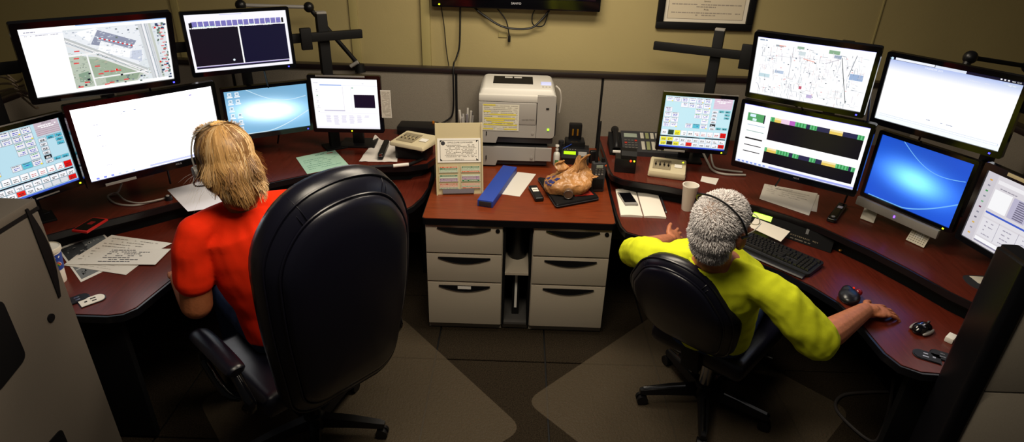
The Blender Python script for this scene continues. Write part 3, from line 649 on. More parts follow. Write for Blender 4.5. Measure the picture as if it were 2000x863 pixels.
cable('thin_cord', [(-.52, WY - .03, 1.66), (-.50, WY - .02, 1.5), (-.49, WY - .02, 1.36), (-.47, WY - .03, 1.22)], .003, 'wavy thin black cord hanging from the television left corner')
q = thing('wall_jack', 'white wall jack with a short black plug cable under the television', 'socket', (-.085, WY, 1.46))
MB().box((-.02, -.004, 0), (.06, .008, .035), .003).build('jack_plate', TRIMM, q); MB().tube([(-.06, -.02, .17), (.0, -.03, .1), (.025, -.03, .0)], .004, 8, True, 6).build('plug_cable', CABLE, q); MB().box((.025, -.03, -.02), (.018, .018, .04), .003).build('plug', MATTE, q)
q = thing('framed_certificate', 'black framed certificate on the back wall right of the television', 'picture frame', (1.24, WY - .015, 1.82), 0)
FWd, FH = .64, .56
for c, d in (((0, 0, FH / 2 - .022), (FWd, .03, .045)), ((0, 0, -FH / 2 + .022), (FWd, .03, .045)), ((-FWd / 2 + .022, 0, 0), (.045, .03, FH - .09)), ((FWd / 2 - .022, 0, 0), (.045, .03, FH - .09))): MB().box(c, d, .004).build('frame_rail', MATTE, q)
s = Sheet(lambda u, v, l: V(((u - .5) * (FWd - .08), .002 - l, (.5 - v) * (FH - .08))), (FWd - .08) / (FH - .08), .0005)
s.rect(0, 0, 1, 1, 'e4dccb', 0); s.rect(.05, .05, .95, .95, '8a7f72', 1); s.rect(.055, .055, .945, .945, 'd8ccb4', 1.5)
for v, t in ((.2, 'Mission'), (.45, 'Values'), (.72, 'Service'), (.83, 'Pride')):
    s.text(t, .5, v, .022, '403830'); s.scrib(.09, .91, v + .035, .014, 'a0968a', dens=.95); s.scrib(.38, .62, v + .065, .014, 'a0968a', dens=.95)
s.build('certificate', PRINT, q)
# boom arms
def boom(pts, label, base, headdir):
    q = thing('boom_arm', label, 'arm', base); b = V(base)
    MB().cyl((0, 0, 0), (0, 0, .05), .035, .028).build('clamp', MATTE, q)
    p = [V(x) - b for x in pts]
    MB().cyl(p[0], p[1], .014).build('lower_arm', MATTE, q); MB().cyl(p[1], p[2], .011).build('upper_arm', SILVER if headdir else MATTE, q)
    for k in (1, 2): MB().ell(p[k], (.032, .032, .032)).build('joint', BLACK, q)
    MB().cyl(p[2], p[2] + V((-.02, -.01, -.06)), .02, .016).build('head', BLACK, q)
    MB().cyl(p[0] + V((-.05, -.03, 0)), p[0] + V((.0, -.03, .03)), .012).build('lever', SILVER, q)
    return q
def on(px, py, y):
    d = FW + RT * ((px - 1000) / FPX) - UP * ((py - 431.5) / FPX); t = y / d.y; return V((d.x * t, y, CAM_H + d.z * t))
boom([on(702, 128, 3.98), on(603, 14, 3.9), on(470, 10, 3.75)], 'black and silver articulated boom arm clamped on partition, left of television', tuple(on(704, 140, 3.98)), True)
boom([on(2040, 200, 3.1), on(2010, 130, 3.1), on(1895, 112, 3.0)], 'black articulated boom arm behind the white web page screen', tuple(on(2045, 230, 3.1)), False)

# ------------------------------------------------------------------ chairs
def chair(label, loc, rz, z0, z1, hw, y0, y1, arms=True, chrome=False, legrot=0., seat_z=.50, pad_z=.68, thick=.055):
    q = thing('office_chair', label, 'chair', (loc[0], loc[1], 0), R(rz))
    zc = (z0 + z1) / 2
    ol = round_poly([(-hw * .80, z0), (hw * .80, z0), (hw, zc - .02), (hw * 1.0, z1 - .19), (hw * .60, z1 - .02), (0, z1 + .022), (-hw * .60, z1 - .02), (-hw, z1 - .19), (-hw, zc - .02)], [.10, .10, .2, .16, .22, .2, .22, .16, .2], 6)
    def put(x, z, y):
        g = (z - z0) / (z1 - z0); return V((x, y0 + (y1 - y0) * g - .035 * math.sin(math.pi * min(1, max(0, g))) + y + .5 * x * x, z))
    def pillow(prof, name): return MB().rings([[put(x * k, zc + (z - zc) * k, y) for x, z in ol] for k, y in prof]).build(name, LEATHER, q, True, 180)
    t = thick
    pillow([(.02, -t * 1.0), (.3, -t * 1.02), (.6, -t * 1.03), (.82, -t), (.93, -t * .82), (.985, -t * .4), (1., 0), (.985, t * .45), (.93, t * .85), (.8, t), (.5, t * .9), (.02, t * .85)], 'backrest')
    pillow([(.02, -t * 1.32), (.3, -t * 1.34), (.6, -t * 1.33), (.78, -t * 1.25), (.83, -t * 1.12), (.845, -t * .9)], 'back_panel')
    for k in (.85, .965): MB().tube([put(x * k, zc + (z - zc) * k, -t * (1.02 if k < .9 else .66)) for x, z in ol + ol[:1]], .0042, 6).build('piping', LEATHER, q)
    for sx in (-1, 1):
        for k_ in (0, 1):
            ii = min(range(len(ol)), key=lambda i: abs(ol[i][0] - sx * hw * (.56 + .05 * k_)) + (9 if ol[i][1] < zc else 0)); x, z = ol[ii]; x = sx * hw * (.56 + .05 * k_)
            MB().tube([put(x * k, zc + (z - zc) * k, y) for k, y in ((.86, -t * 1.0), (.93, -t * .84), (.983, -t * .42), (.998, 0), (.983, t * .45), (.93, t * .86))], .0018, 6, True, 2).build('stitching', LEATHER, q)
    MB().box((0, .02, seat_z - .045), (hw * 1.95, .50, .11), .045, seg=4).build('seat', LEATHER, q)
    MB().box((0, -.02, seat_z - .12), (.26, .3, .04), .01).build('seat_plate', MATTE, q)
    MB().box((0, -.25, seat_z - .02), (.09, .04, .24), .008, rx=.25).build('back_bracket', MATTE, q)
    MB().cyl((0, 0, .1), (0, 0, .27), .032).cyl((0, 0, .26), (0, 0, seat_z - .12), .02).build('gas_lift', CHROME if chrome else BLACK, q)
    MB().cyl((.05, .05, seat_z - .11), (.25, .09, seat_z - .115), .006).build('tilt_lever', BLACK, q)
    MB().lathe([(.05, .06), (.055, .09), (.045, .13), (.03, .14)]).build('hub', BLACK, q)
    for k in range(5):
        a = R(legrot + 72 * k); dx, dy = math.cos(a), math.sin(a)
        m = MB().rings([[V((dx * r_ - dy * wx, dy * r_ + dx * wx, zz)) for wx, zz in ((-w_, zc - hh), (w_, zc - hh), (w_ * .8, zc + hh), (-w_ * .8, zc + hh))] for r_, w_, zc, hh in ((.03, .028, .095, .025), (.17, .025, .093, .02), (.30, .02, .082, .014), (.325, .014, .08, .01))])
        lg = m.build('leg', BLACK, q, True, 50)
        if chrome: MB().tube([(dx * .1, dy * .1, .117), (dx * .31, dy * .31, .099)], .009, 8).build('chrome_strip', CHROME, lg)
        c = MB()
        for s_ in (-1, 1): c.cyl((dx * .31 - dy * .022 * s_, dy * .31 + dx * .022 * s_, .029), (dx * .31 - dy * .007 * s_, dy * .31 + dx * .007 * s_, .029), .028, n=18)
        c.cyl((dx * .31 - dy * .008, dy * .31 + dx * .008, .03), (dx * .31 + dy * .008, dy * .31 - dx * .008, .03), .02); c.cyl((dx * .31, dy * .31, .05), (dx * .31, dy * .31, .085), .008)
        c.build('caster', BLACK, q)
    if arms:
        for s_ in (-1, 1):
            x = s_ * (hw + .045)
            MB().tube([(x, -.17, pad_z - .004), (x, -.12, pad_z), (x, .03, pad_z + .005), (x, .13, pad_z), (x, .165, pad_z - .012)], lambda t: .042 * (.6 + .4 * math.sin(math.pi * min(1, max(0, t * 1.02 + .0)) * .999) ** .4), 12, True, 4, .62).build('arm_pad', LEATHER, q)
            MB().tube([(x, .10, pad_z - .025), (x, .155, pad_z - .1), (x, .14, seat_z), (x * .93, .02, seat_z - .10), (x * .6, .0, seat_z - .125)], .02, 10, True, 5, .8).build('arm_bracket', GLOSS, q)
            MB().tube([(x, -.14, pad_z - .02), (x, -.22, pad_z - .1), (x * .97, -.21, seat_z - .01), (x * .9, -.08, seat_z - .10)], .02, 10, True, 5, .8).build('arm_bracket', GLOSS, q)
    return q
WF, WR = V((-.616, .788, 0)), V((.788, .616, 0))
MF, MR = V((.498, .867, 0)), V((.867, -.498, 0))
chair('high-backed navy black leather executive chair behind the woman', (-.885, 2.07), 49, .47, 1.45, .30, -.29, -.40, True, False, -50, .54, .70, .072)
chair('lower black leather chair with chrome-topped legs under the man', (1.0, 2.36), -43, .56, 1.07, .238, -.29, -.53, False, True, 10, .50)

# ------------------------------------------------------------------ people
def remesh(m, voxel, smooth, name, material, parent=None, noise_amp=0., noise_sc=12., label=None, dec=0):
    bm = m.bm; bmesh.ops.recalc_face_normals(bm, faces=bm.faces[:])
    me = bpy.data.meshes.new('tmp'); bm.to_mesh(me); bm.free(); o = bpy.data.objects.new('tmp', me); COL.objects.link(o)
    r = o.modifiers.new('r', 'REMESH'); r.mode = 'VOXEL'; r.voxel_size = voxel
    if smooth: k = o.modifiers.new('s', 'SMOOTH'); k.factor = .5; k.iterations = smooth
    dg = bpy.context.evaluated_depsgraph_get(); dg.update()
    nm = bpy.data.meshes.new_from_object(o.evaluated_get(dg)); bpy.data.objects.remove(o); nm.name = name
    if noise_amp:
        ns = [v.normal.copy() for v in nm.vertices]
        for v, n in zip(nm.vertices, ns):
            p = v.co; a = noise.noise(p * noise_sc) + .6 * noise.noise(V((p.x * noise_sc * 2.2, p.y * noise_sc * 2.2, p.z * noise_sc * .8)))
            v.co = p + n * (a * noise_amp)
    nm.materials.clear(); nm.materials.append(material); nm.polygons.foreach_set('use_smooth', [True] * len(nm.polygons))
    o = bpy.data.objects.new(name, nm); link(o, parent)
    if label: o['label'] = label
    return o
def cap(m, p0, p1, r0, r1, n=14):
    p0, p1 = V(p0), V(p1); d = (p1 - p0); L = d.length; d.normalize(); a = d.orthogonal().normalized(); b = d.cross(a); rs = []
    for k in range(1, 5): t = math.pi / 2 * (1 - k / 4); rs.append((p0 - d * r0 * math.sin(t), max(r0 * math.cos(t), .0005)))
    for k in range(0, 4): t = math.pi / 2 * k / 4; rs.append((p1 + d * r1 * math.sin(t), max(r1 * math.cos(t), .0005)))
    m.rings([[c + (a * math.cos(u) + b * math.sin(u)) * r for u in [2 * math.pi * j / n for j in range(n)]] for c, r in rs])
def limb(m, pts):
    for (a, ra), (b, rb) in zip(pts, pts[1:]): cap(m, a, b, ra, rb)
def torso(m, sp, rt, infl=0.):
    C = [V(c) for c, _, _ in sp]; rs = []
    for i, (c, hw, hd) in enumerate(sp):
        d = (C[min(i + 1, len(C) - 1)] - C[max(i - 1, 0)]).normalized(); r = (rt - d * rt.dot(d)).normalized(); f = d.cross(r)
        rs.append([C[i] + r * math.copysign(abs(math.cos(u)) ** .8, math.cos(u)) * (hw + infl) + f * math.sin(u) * (hd + infl) for u in [2 * math.pi * j / 28 for j in range(28)]])
    m.rings(rs)
def frame(fwd, up):
    f = V(fwd).normalized(); r = f.cross(V(up)).normalized(); u = r.cross(f); return Matrix((r, f, u)).transposed()   # columns: right, forward, up
def head(m, c, Rm, s):
    def e(x, y, z, a, b, d): m.ell(c + Rm @ V((x, y, z)) * s, (a * s, b * s, d * s), Rm, 20)
    def k(p, q, r0, r1): cap(m, c + Rm @ V(p) * s, c + Rm @ V(q) * s, r0 * s, r1 * s)
    e(0, -.012, .03, .077, .098, .088); e(0, .03, -.035, .06, .066, .078); e(0, .062, -.092, .03, .024, .022); e(0, -.04, -.03, .066, .06, .06)
    k((-.03, .082, .02), (.03, .082, .02), .012, .012); k((0, .092, .008), (0, .113, -.03), .009, .014); e(0, .09, -.065, .026, .011, .009); e(0, .088, -.078, .022, .011, .008)
    for sx in (-1, 1):
        e(sx * .045, .068, -.02, .022, .02, .018); m.ell(c + Rm @ V((sx * .081, -.008, -.012)) * s, (.010 * s, .022 * s, .036 * s), Rm @ Matrix.Rotation(-.25 * sx, 3, 'Z') @ Matrix.Rotation(.2, 3, 'X'), 14)
def hand(m, wr, fwd, back, thumb, s=1., curl=.35, spread=.06):
    f = V(fwd).normalized(); t = V(thumb); t = (t - f * t.dot(f)).normalized(); b = V(back); b = (b - f * b.dot(f) - t * b.dot(t)).normalized(); wr = V(wr)
    Rm = Matrix((t, f, b)).transposed()
    m.ell(wr + f * .05 * s, (.040 * s, .052 * s, .0155 * s), Rm); m.ell(wr + f * .072 * s, (.041 * s, .026 * s, .0135 * s), Rm)
    cap(m, wr, wr + f * .03 * s, .026 * s, .026 * s); cap(m, wr + f * .03 * s + t * .02 * s, wr + f * .058 * s + t * .032 * s - b * .006 * s, .017 * s, .014 * s)
    for i, (L, off) in enumerate(((.072, .029), (.080, .0095), (.074, -.0105), (.058, -.029))):
        p = wr + f * (.090 - .004 * abs(i - 1)) * s + t * off * s; ang = .12 + curl * .3; rad = (.0086, .0088, .0084, .0075)[i] * s
        d0 = (f + t * (off * 3.6 * spread / .06)).normalized()
        for k, fr in enumerate((.46, .31, .23)):
            d = d0 * math.cos(ang) - b * math.sin(ang); q_ = p + d * L * fr * s; cap(m, p, q_, rad * (1 - .06 * k), rad * (1 - .06 * (k + 1)), 10); p = q_; ang += curl * (1.1 if k == 0 else .8)
    p = wr + f * .032 * s + t * .034 * s - b * .004 * s
    for k, (L, d) in enumerate(((.036, f * .75 + t * .75), (.028, f * .9 + t * .35 - b * .2))):
        q_ = p + d.normalized() * L * s; cap(m, p, q_, (.0125 - .001 * k) * s, (.0115 - .0015 * k) * s, 10); p = q_
def strands(name, fn, n, parent, matr, segs=1, label=None):
    vs, fs, cs = [], [], []
    for i in range(n):
        r = fn(i)
        if r is None: continue
        pts, wd, sd, col = r; k0 = len(vs)
        for j, p in enumerate(pts):
            t = j / (len(pts) - 1); w_ = wd * (1 - .8 * t * t)
            vs += [p - sd * w_, p + sd * w_]; cs += [(*col, 1)] * 2
        for j in range(len(pts) - 1): a = k0 + 2 * j; fs.append((a, a + 1, a + 3, a + 2))
    me = bpy.data.meshes.new(name); me.from_pydata(vs, [], fs); me.materials.append(matr)
    a = me.color_attributes.new('col', 'FLOAT_COLOR', 'POINT'); a.data.foreach_set('color', [x for c in cs for x in c])
    me.polygons.foreach_set('use_smooth', [True] * len(me.polygons))
    o = link(bpy.data.objects.new(name, me), parent); o['kind'] = 'stuff'
    if label: o['label'] = label
    return o
HAIR = attr_mat('hair_strands', 0, .45, .4)
# ---- man
man = thing('person', 'man with short grey hair in lime yellow t-shirt and headset, leaning back at right desk', 'person', (.92, 2.3, 0))
ORG = V((.92, 2.3, 0)); man_inv = Matrix.Translation(-ORG)
hips, hd = V((.90, 2.23, .585)), V((.735, 1.895, 1.262))
RS, LS = V((.955, 1.86, 1.03)), V((.565, 2.10, 1.02))
RE, RW = V((1.135, 1.80, .84)), P(1688, 607, .785)
LE, LW = V((.56, 2.42, .84)), P(1302, 470, .79)
sp = [(hips - V((0, 0, .075)), .165, .11), (hips, .18, .125), (V((.862, 2.15, .72)), .172, .128), (V((.815, 2.07, .86)), .182, .13), (V((.785, 2.02, .96)), .195, .125), (V((.765, 1.985, 1.045)), .185, .10), (V((.757, 1.968, 1.09)), .115, .078), (V((.752, 1.958, 1.12)), .06, .055)]
m = MB(); m.M = man_inv
torso(m, sp, MR, -.010)
hf = (MF * .88 + MR * .36 + V((0, 0, .10))).normalized(); hup = V((-.16, -.24, .95)); HM = frame(hf, hup)
cap(m, (.755, 1.965, 1.08), hd + HM @ V((0, -.02, -.06)), .068, .064)
head(m, hd, HM, 1.1)
for S, E, W in ((RS, RE, RW), (LS, LE, LW)): limb(m, [(S, .040), (E, .056), (E + (W - E) * .3, .056), (W, .034)])
fR = P(1772, 606, .755) - RW; hand(m, RW + fR.normalized() * .01, fR, (0, 0, 1), (-fR.y, fR.x, 0), 1.14, .30, .10)
fL = P(1350, 452, .77) - LW; hand(m, LW + fL.normalized() * .01, fL, (0, 0, 1), (-fL.y, fL.x, .25), 1.02, .35, .09)
for s_ in (-1, 1):
    a = hips + MR * .09 * s_ - V((0, 0, .02)); kn = a + MF * .40 + MR * .05 * s_ + V((0, 0, .0)); an = kn + MF * .06 + V((0, 0, -.44)); limb(m, [(a, .082), (kn, .058), (kn + (an - kn) * .3, .058), (an, .042)]); limb(m, [(an + V((0, 0, -.03)), .04), (an + MF * .15 + V((0, 0, -.06)), .035)])
remesh(m, .0042, 4, 'body', SKIN_M, man)
m = MB(); m.M = man_inv; torso(m, [(c, a, b) for c, a, b in sp[1:7]] , MR, .014)
nb0 = V((.757, 1.968, 1.085)); SE = RS + (RE - RS) * .98 + (RW - RE).normalized() * .02
limb(m, [(nb0 + MR * .07 + V((0, 0, -.03)), .055), (RS - MR * .02 + V((0, 0, -.012)), .066), (RS + (RE - RS) * .25, .075), (RS + (RE - RS) * .6, .078), (SE, .079)])
limb(m, [(nb0 - MR * .07 + V((0, 0, -.03)), .055), (LS + MR * .02 + V((0, 0, -.012)), .066), (LS + (LE - LS) * .25, .073), (LS + (LE - LS) * .6, .072), (LE, .066)])
remesh(m, .007, 4, 'shirt', YELLOW, man, .0055, 15)
# collar band
nb = V((.754, 1.962, 1.098)); nd = (hd - nb).normalized(); cr = (MR - nd * MR.dot(nd)).normalized(); cf = nd.cross(cr)
m = MB(); m.M = man_inv; m.tube([nb + cr * .082 * math.cos(u) + cf * .082 * math.sin(u) - nd * .012 for u in [2 * math.pi * i / 24 for i in range(25)]], .008, 8); m.build('shirt_collar', YELLOW, man)
m = MB(); m.M = man_inv
torso(m, [(c, a, b) for c, a, b in sp[:2]] + [(sp[1][0] + V((-.008, -.02, .03)), .17, .12)], MR, .012)
for s_ in (-1, 1):
    a = hips + MR * .09 * s_ - V((0, 0, .02)); kn = a + MF * .40 + MR * .05 * s_; an = kn + MF * .06 + V((0, 0, -.40)); limb(m, [(a, .095), (kn, .07), (kn + (an - kn) * .4, .068), (an, .06)])
remesh(m, .009, 4, 'jeans', JEANS, man, .004, 14)
for s_ in (-1, 1):
    an = hips + MR * .14 * s_ + MF * .46 + V((0, 0, -.52)); m = MB(); m.M = man_inv; cap(m, (an.x, an.y, .045), an * 1 + MF * .17 + V((0, 0, .04 - an.z)), .045, .04); m.box(tuple(an * 1 + MF * .08 + V((0, 0, .012 - an.z))), (.09, .27, .024), .008, rz=R(-29.9)); m.build('shoe', MATTE, man)
def mh(x, y, z, s=1.1): return hd + HM @ V((x, y, z)) * s
for s_ in (-1, 1):
    m = MB(); m.M = man_inv; m.ell(mh(s_ * .031, .079, .003), (.0125,) * 3); e = m.build('eye', EYE, man); m = MB(); m.M = man_inv; m.ell(mh(s_ * .031, .0885, .003), (.006,) * 3); m.build('iris', DARKEYE, e)
m = MB(); m.M = man_inv
for (x, y, z, a, b, d) in ((0, -.019, .040, .0795, .097, .083), (0, -.044, -.015, .0765, .066, .062), (0, -.042, -.062, .066, .052, .05), (0, -.034, -.088, .058, .046, .034)): m.ell(mh(x, y, z), (a * 1.1, b * 1.1, d * 1.1), HM, 24)
ho = remesh(m, .0048, 4, 'hair', mat('grey_scalp', '8f7c72', .8, bump=.4, bscale=300, var=.15, vscale=30), man)
hv = [(v.co.copy(), v.normal.copy()) for v in ho.data.vertices]; HI = HM.transposed(); CROWN = V((.0, -.62, .78)).normalized()
def man_hair(i):
    r = random.Random(i); p, n = hv[r.randrange(len(hv))]; l = HI @ (p + ORG - hd) / 1.1; n_ = HI @ n
    if l.z < -.105 and r.random() < .7: return None
    d = V((l.x / .0795, (l.y + .019) / .097, (l.z - .02) / .09)).normalized(); c_ = (d - CROWN)
    if c_.length < .22 and r.random() < .5: return None
    fl = c_ - n_ * c_.dot(n_); fl = fl.normalized() if fl.length > .04 else V((1, 0, 0))
    if l.z < -.0: fl = (fl + V((0, 0, -1.2)) * min(1, -l.z / .05)).normalized()
    fl = (fl + V((r.gauss(0, .3), r.gauss(0, .3), r.gauss(0, .25)))).normalized(); L = r.uniform(.007, .0125); o_ = V((r.gauss(0, .0015), r.gauss(0, .0015), r.gauss(0, .0015)))
    q0 = l * 1.1 + o_; q2 = q0 + (n_ * .45 + fl * .9).normalized() * L; q1 = (q0 + q2) / 2 + n_ * .0018
    g = r.uniform(.34, .80) * (1 if l.z > -.03 else .82); col = (g, g * .945, g * .94) if r.random() > .14 else (.17, .15, .14)
    return ([hd + HM @ x - ORG for x in (q0, q1, q2)], .00095, HM @ (n_.cross(fl)).normalized(), col)
strands('hair_strands', man_hair, 20000, man, HAIR)
# headset: worn by the man, so a thing of its own
hs = thing('headset', 'black wire headset with ear cushion worn on grey hair', 'headset', tuple(hd)); him = Matrix.Translation(-hd)
c0 = [(-.086, .01, -.012), (-.093, -.01, .04), (-.074, -.052, .098), (-.02, -.068, .128), (.03, -.062, .124), (.072, -.042, .092), (.092, -.02, .045), (.094, -.005, .015)]
m = MB(); m.M = him; m.tube([mh(*p) for p in c0], .0045, 8, True, 6, .6); m.build('headband', BLACK, hs)
m = MB(); m.M = him; m.tube([mh(.094, .016, .012), mh(.096, -.005, .015), mh(.094, -.03, .02)], .006, 8, True, 3); m.build('temple_pad', BLACK, hs)
m = MB(); m.M = him; x_ = HM @ V((-1, 0, 0)); m.cyl(mh(-.082, .005, -.015), mh(-.108, .005, -.015), .034, .028); m.build('ear_cup', BLACK, hs)
m = MB(); m.M = him; m.tube([mh(-.1, .015, -.02), mh(-.1, .06, -.055), mh(-.06, .11, -.075)], .003, 6, True, 5); m.build('microphone_boom', BLACK, hs)
gl = thing('eyeglasses', 'thin pale eyeglasses on the man in yellow', 'glasses', tuple(hd))
m = MB(); m.M = him
for s_ in (-1, 1): m.tube([mh(s_ * .084, -.01, .012), mh(s_ * .088, .04, .012), mh(s_ * .075, .098, .008)], .0022, 6, True, 3)
m.build('temples', mat('pale_metal', 'd8d4c4', .3, metal=.5), gl)
m = MB(); m.M = him
for s_ in (-1, 1): m.tube([mh(s_ * .036 + .03 * math.cos(u), .108, .002 + .019 * math.sin(u)) for u in [2 * math.pi * i / 16 for i in range(17)]], .0018, 6)
m.build('rims', MATS['pale_metal'], gl)

# ---- woman
OW = V((-.9, 2.1, 0)); wo = thing('person', 'woman with short blonde hair in orange-red t-shirt seated at left desk', 'person', tuple(OW)); wi = Matrix.Translation(-OW)
hips = V((-.93, 2.12, .64)); hd2 = V((-1.035, 2.025, 1.388))
RS, LS = V((-.865, 2.155, 1.165)), V((-1.165, 1.915, 1.15)); SC_ = (RS + LS) / 2
RE, RW, LE, LW = V((-.99, 2.36, .98)), V((-1.20, 2.52, .80)), V((-1.205, 1.915, .835)), V((-1.40, 2.14, .80))
sp = [(hips - V((0, 0, .075)), .17, .12), (hips, .19, .135), (V((-.955, 2.105, .78)), .175, .13), (V((-.985, 2.085, .92)), .185, .135), (V((-1.0, 2.065, 1.04)), .185, .125), (SC_ - V((0, 0, .02)), .165, .095), (SC_ + V((-.003, .003, .025)), .10, .07), (SC_ + V((-.005, .005, .055)), .058, .055)]
m = MB(); m.M = wi; torso(m, sp, WR, -.010)
wf = (WF + V((0, 0, -.30)) - WR * .12).normalized(); WM = frame(wf, (-.12, .1, 1))
def wh(x, y, z, s=1.06): return hd2 + WM @ V((x, y, z)) * s
cap(m, SC_ + V((0, 0, .01)), wh(0, -.02, -.06), .06, .056); head(m, hd2, WM, 1.06)
for S, E, W in ((RS, RE, RW), (LS, LE, LW)): limb(m, [(S, .038), (S + (E - S) * .6, .058), (E, .058), (E + (W - E) * .35, .05), (W, .03)])
for W, sd in ((RW, -1), (LW, 1)):
    f_ = (WF * .95 + V((0, 0, -.12)) - WR * .1 * (1 if sd < 0 else -1)); hand(m, W, f_, (0, 0, 1), WR * sd, .95, .35)
for s_ in (-1, 1):
    a = hips + WR * .095 * s_ - V((0, 0, .03)); kn = a + WF * .40 + WR * .07 * s_ - V((0, 0, .02)); an = kn + WF * .02 + V((0, 0, -.44)); limb(m, [(a, .085), (kn, .06), (kn + (an - kn) * .3, .058), (an, .042)]); limb(m, [(an + V((0, 0, -.04)), .038), (an + WF * .14 + V((0, 0, -.07)), .032)])
remesh(m, .0055, 4, 'body', SKIN_W, wo)
m = MB(); m.M = wi; torso(m, sp[1:7] + [(sp[7][0] + V((0, 0, -.012)), .062, .06)], WR, .014)
nw = SC_ + V((-.004, .004, .03))
limb(m, [(nw + WR * .05, .05), (RS - WR * .02, .062), (RS + (RE - RS) * .3, .07), (RS + (RE - RS) * .8, .07)]); limb(m, [(nw - WR * .05, .05), (LS + WR * .02, .062), (LS + (LE - LS) * .25, .07), (LS + (LE - LS) * .45, .072), (LS + (LE - LS) * .62, .074)])
remesh(m, .007, 4, 'shirt', RED, wo, .0045, 13)
m = MB(); m.M = wi; torso(m, sp[:2], WR, .01)
for s_ in (-1, 1):
    a = hips + WR * .095 * s_ - V((0, 0, .03)); kn = a + WF * .40 + WR * .07 * s_ - V((0, 0, .02)); an = kn + WF * .02 + V((0, 0, -.40)); limb(m, [(a, .105), (kn, .075), (kn + (an - kn) * .4, .07), (an, .062)])
remesh(m, .009, 4, 'jeans', JEANS, wo, .003, 14)
for s_ in (-1, 1):
    an = hips + WR * .165 * s_ + WF * .42 - V((0, 0, .49)); m = MB(); m.M = wi; cap(m, (an.x, an.y, .045), V((an.x, an.y, .04)) + WF * .16, .042, .036); m.box((an.x + WF.x * .07, an.y + WF.y * .07, .011), (.085, .25, .022), .008, rz=R(38)); m.build('shoe', MATTE, wo)
for s_ in (-1, 1):
    m = MB(); m.M = wi; m.ell(wh(s_ * .03, .079, .003), (.012,) * 3); e = m.build('eye', EYE, wo); m = MB(); m.M = wi; m.ell(wh(s_ * .03, .088, .003), (.006,) * 3); m.build('iris', DARKEYE, e)
m = MB(); m.M = wi
for (x, y, z, a, b, c) in ((0, -.018, .035, .084, .103, .092), (0, -.045, -.03, .086, .078, .08), (.05, -.015, -.03, .042, .06, .07), (-.05, -.015, -.03, .042, .06, .07), (0, -.058, -.095, .070, .052, .062), (0, -.05, -.13, .055, .045, .04), (0, .06, .075, .064, .04, .04)): m.ell(wh(x, y, z), (a * 1.06, b * 1.06, c * 1.06), WM, 20)
ho = remesh(m, .006, 5, 'hair', mat('dark_blonde_hair', '8a5c30', .5, bump=.6, bscale=40, var=.4, vscale=30, stretch=(1, 1, .15)), wo, .004, 22)
bvw = BVHTree.FromPolygons([v.co.copy() for v in ho.data.vertices], [tuple(p.vertices) for p in ho.data.polygons])
hc0 = wh(0, -.025, .0) - OW
def w_hair(i):
    r = random.Random(i + 5000); cn = r.randrange(74); rc_ = random.Random(cn * 7 + 1); a = cn / 74 * 2 * math.pi + rc_.uniform(-.03, .03) + r.gauss(0, .035 if i % 5 < 2 else .16); front = math.sin(a) > .5
    tmax = r.uniform(.5, .85) if front else (rc_.uniform(2.0, 2.65) if math.sin(a) < .2 else rc_.uniform(1.7, 2.1)) + r.uniform(-.12, .16)
    t0 = abs(r.gauss(0, .22)) if r.random() < .5 else r.uniform(.1, 2.1); t0 = min(t0, tmax * .7)
    pts = []; jit = rc_.uniform(-.28, .28) + r.gauss(0, .03); lift = rc_.uniform(.001, .006) + r.uniform(0, .004); fl = rc_.random() < (.55 if math.cos(a) > .2 else .25); ph = rc_.uniform(0, 6)
    for j in range(12):
        u = j / 11; t = t0 + (tmax - t0) * u; aa = a + jit * u * u + .06 * math.sin(t * 4 + ph)
        d = V((math.sin(t) * math.cos(aa), math.sin(t) * math.sin(aa) - .30 * max(0, 1 - t), math.cos(t))).normalized(); dw = WM @ d
        h_ = bvw.ray_cast(hc0 + dw * .3, -dw)
        if not h_[0]: return None
        p = h_[0] + h_[1] * (lift + (.020 * ((u - .72) / .28) ** 2 if fl and u > .72 else 0)); pts.append(p)
    cl = rc_.random(); b_ = cl * .78 + r.random() * .22; g = r.uniform(.85, 1.15)
    col = V((.15, .062, .02)).lerp(V((.52, .29, .10)), min(1, b_ * 1.5)).lerp(V((.86, .66, .40)), max(0, b_ - .62) * 2.2) * g
    n_ = (pts[6] - hc0).normalized(); sd = (pts[-1] - pts[0]).cross(n_)
    if sd.length < 1e-4: return None
    return (pts, r.uniform(.0014, .0034), sd.normalized(), tuple(col))
strands('hair_strands', w_hair, 5200, wo, HAIR)
def wisp(i):
    r = random.Random(i + 900); sx = -1 if i % 3 else 1; p = V((sx * .095, .02 + r.uniform(-.03, .03), -.03 + r.uniform(-.05, .02))); dv = V((sx * r.uniform(.02, .06), r.uniform(-.02, .02), r.uniform(-.05, .0)))
    pts = [wh(*(p + dv * t + V((0, 0, -.02 * t * t)))) - OW for t in (0, .3, .6, 1.)]; g = r.uniform(.7, 1.2)
    return (pts, .0011, (WM @ V((0, 1, 0))), (.85 * g, .7 * g, .5 * g))
strands('hair_wisps', wisp, 34, wo, HAIR)
hs = thing('headset', 'thin silver-rimmed headset worn over short blonde hair', 'headset', tuple(hd2)); wim = Matrix.Translation(-hd2)
m = MB(); m.M = wim; m.tube([wh(-.098, .015, -.0), wh(-.096, .01, .05), wh(-.070, .0, .108), wh(0, -.005, .136), wh(.070, .0, .108), wh(.094, .01, .05), wh(.094, .02, 0)], .003, 8, True, 5, .7); m.build('headband', SILVER, hs)
m = MB(); m.M = wim; m.cyl(wh(-.088, .02, -.012), wh(-.106, .02, -.012), .024, .020); m.build('ear_cup', SILVER, hs)
m = MB(); m.M = wim; m.tube([wh(-.10, .03, -.02), wh(-.10, .08, -.06), wh(-.05, .125, -.075)], .003, 6, True, 5); m.build('microphone_boom', BLACK, hs)
hc = thing('hair_clip', 'small pale twisted hair clip on top of blonde head', 'hair clip', tuple(wh(.0, -.03, .14)))
c_ = wh(.0, -.03, .14); m = MB(); m.M = Matrix.Translation(-c_)
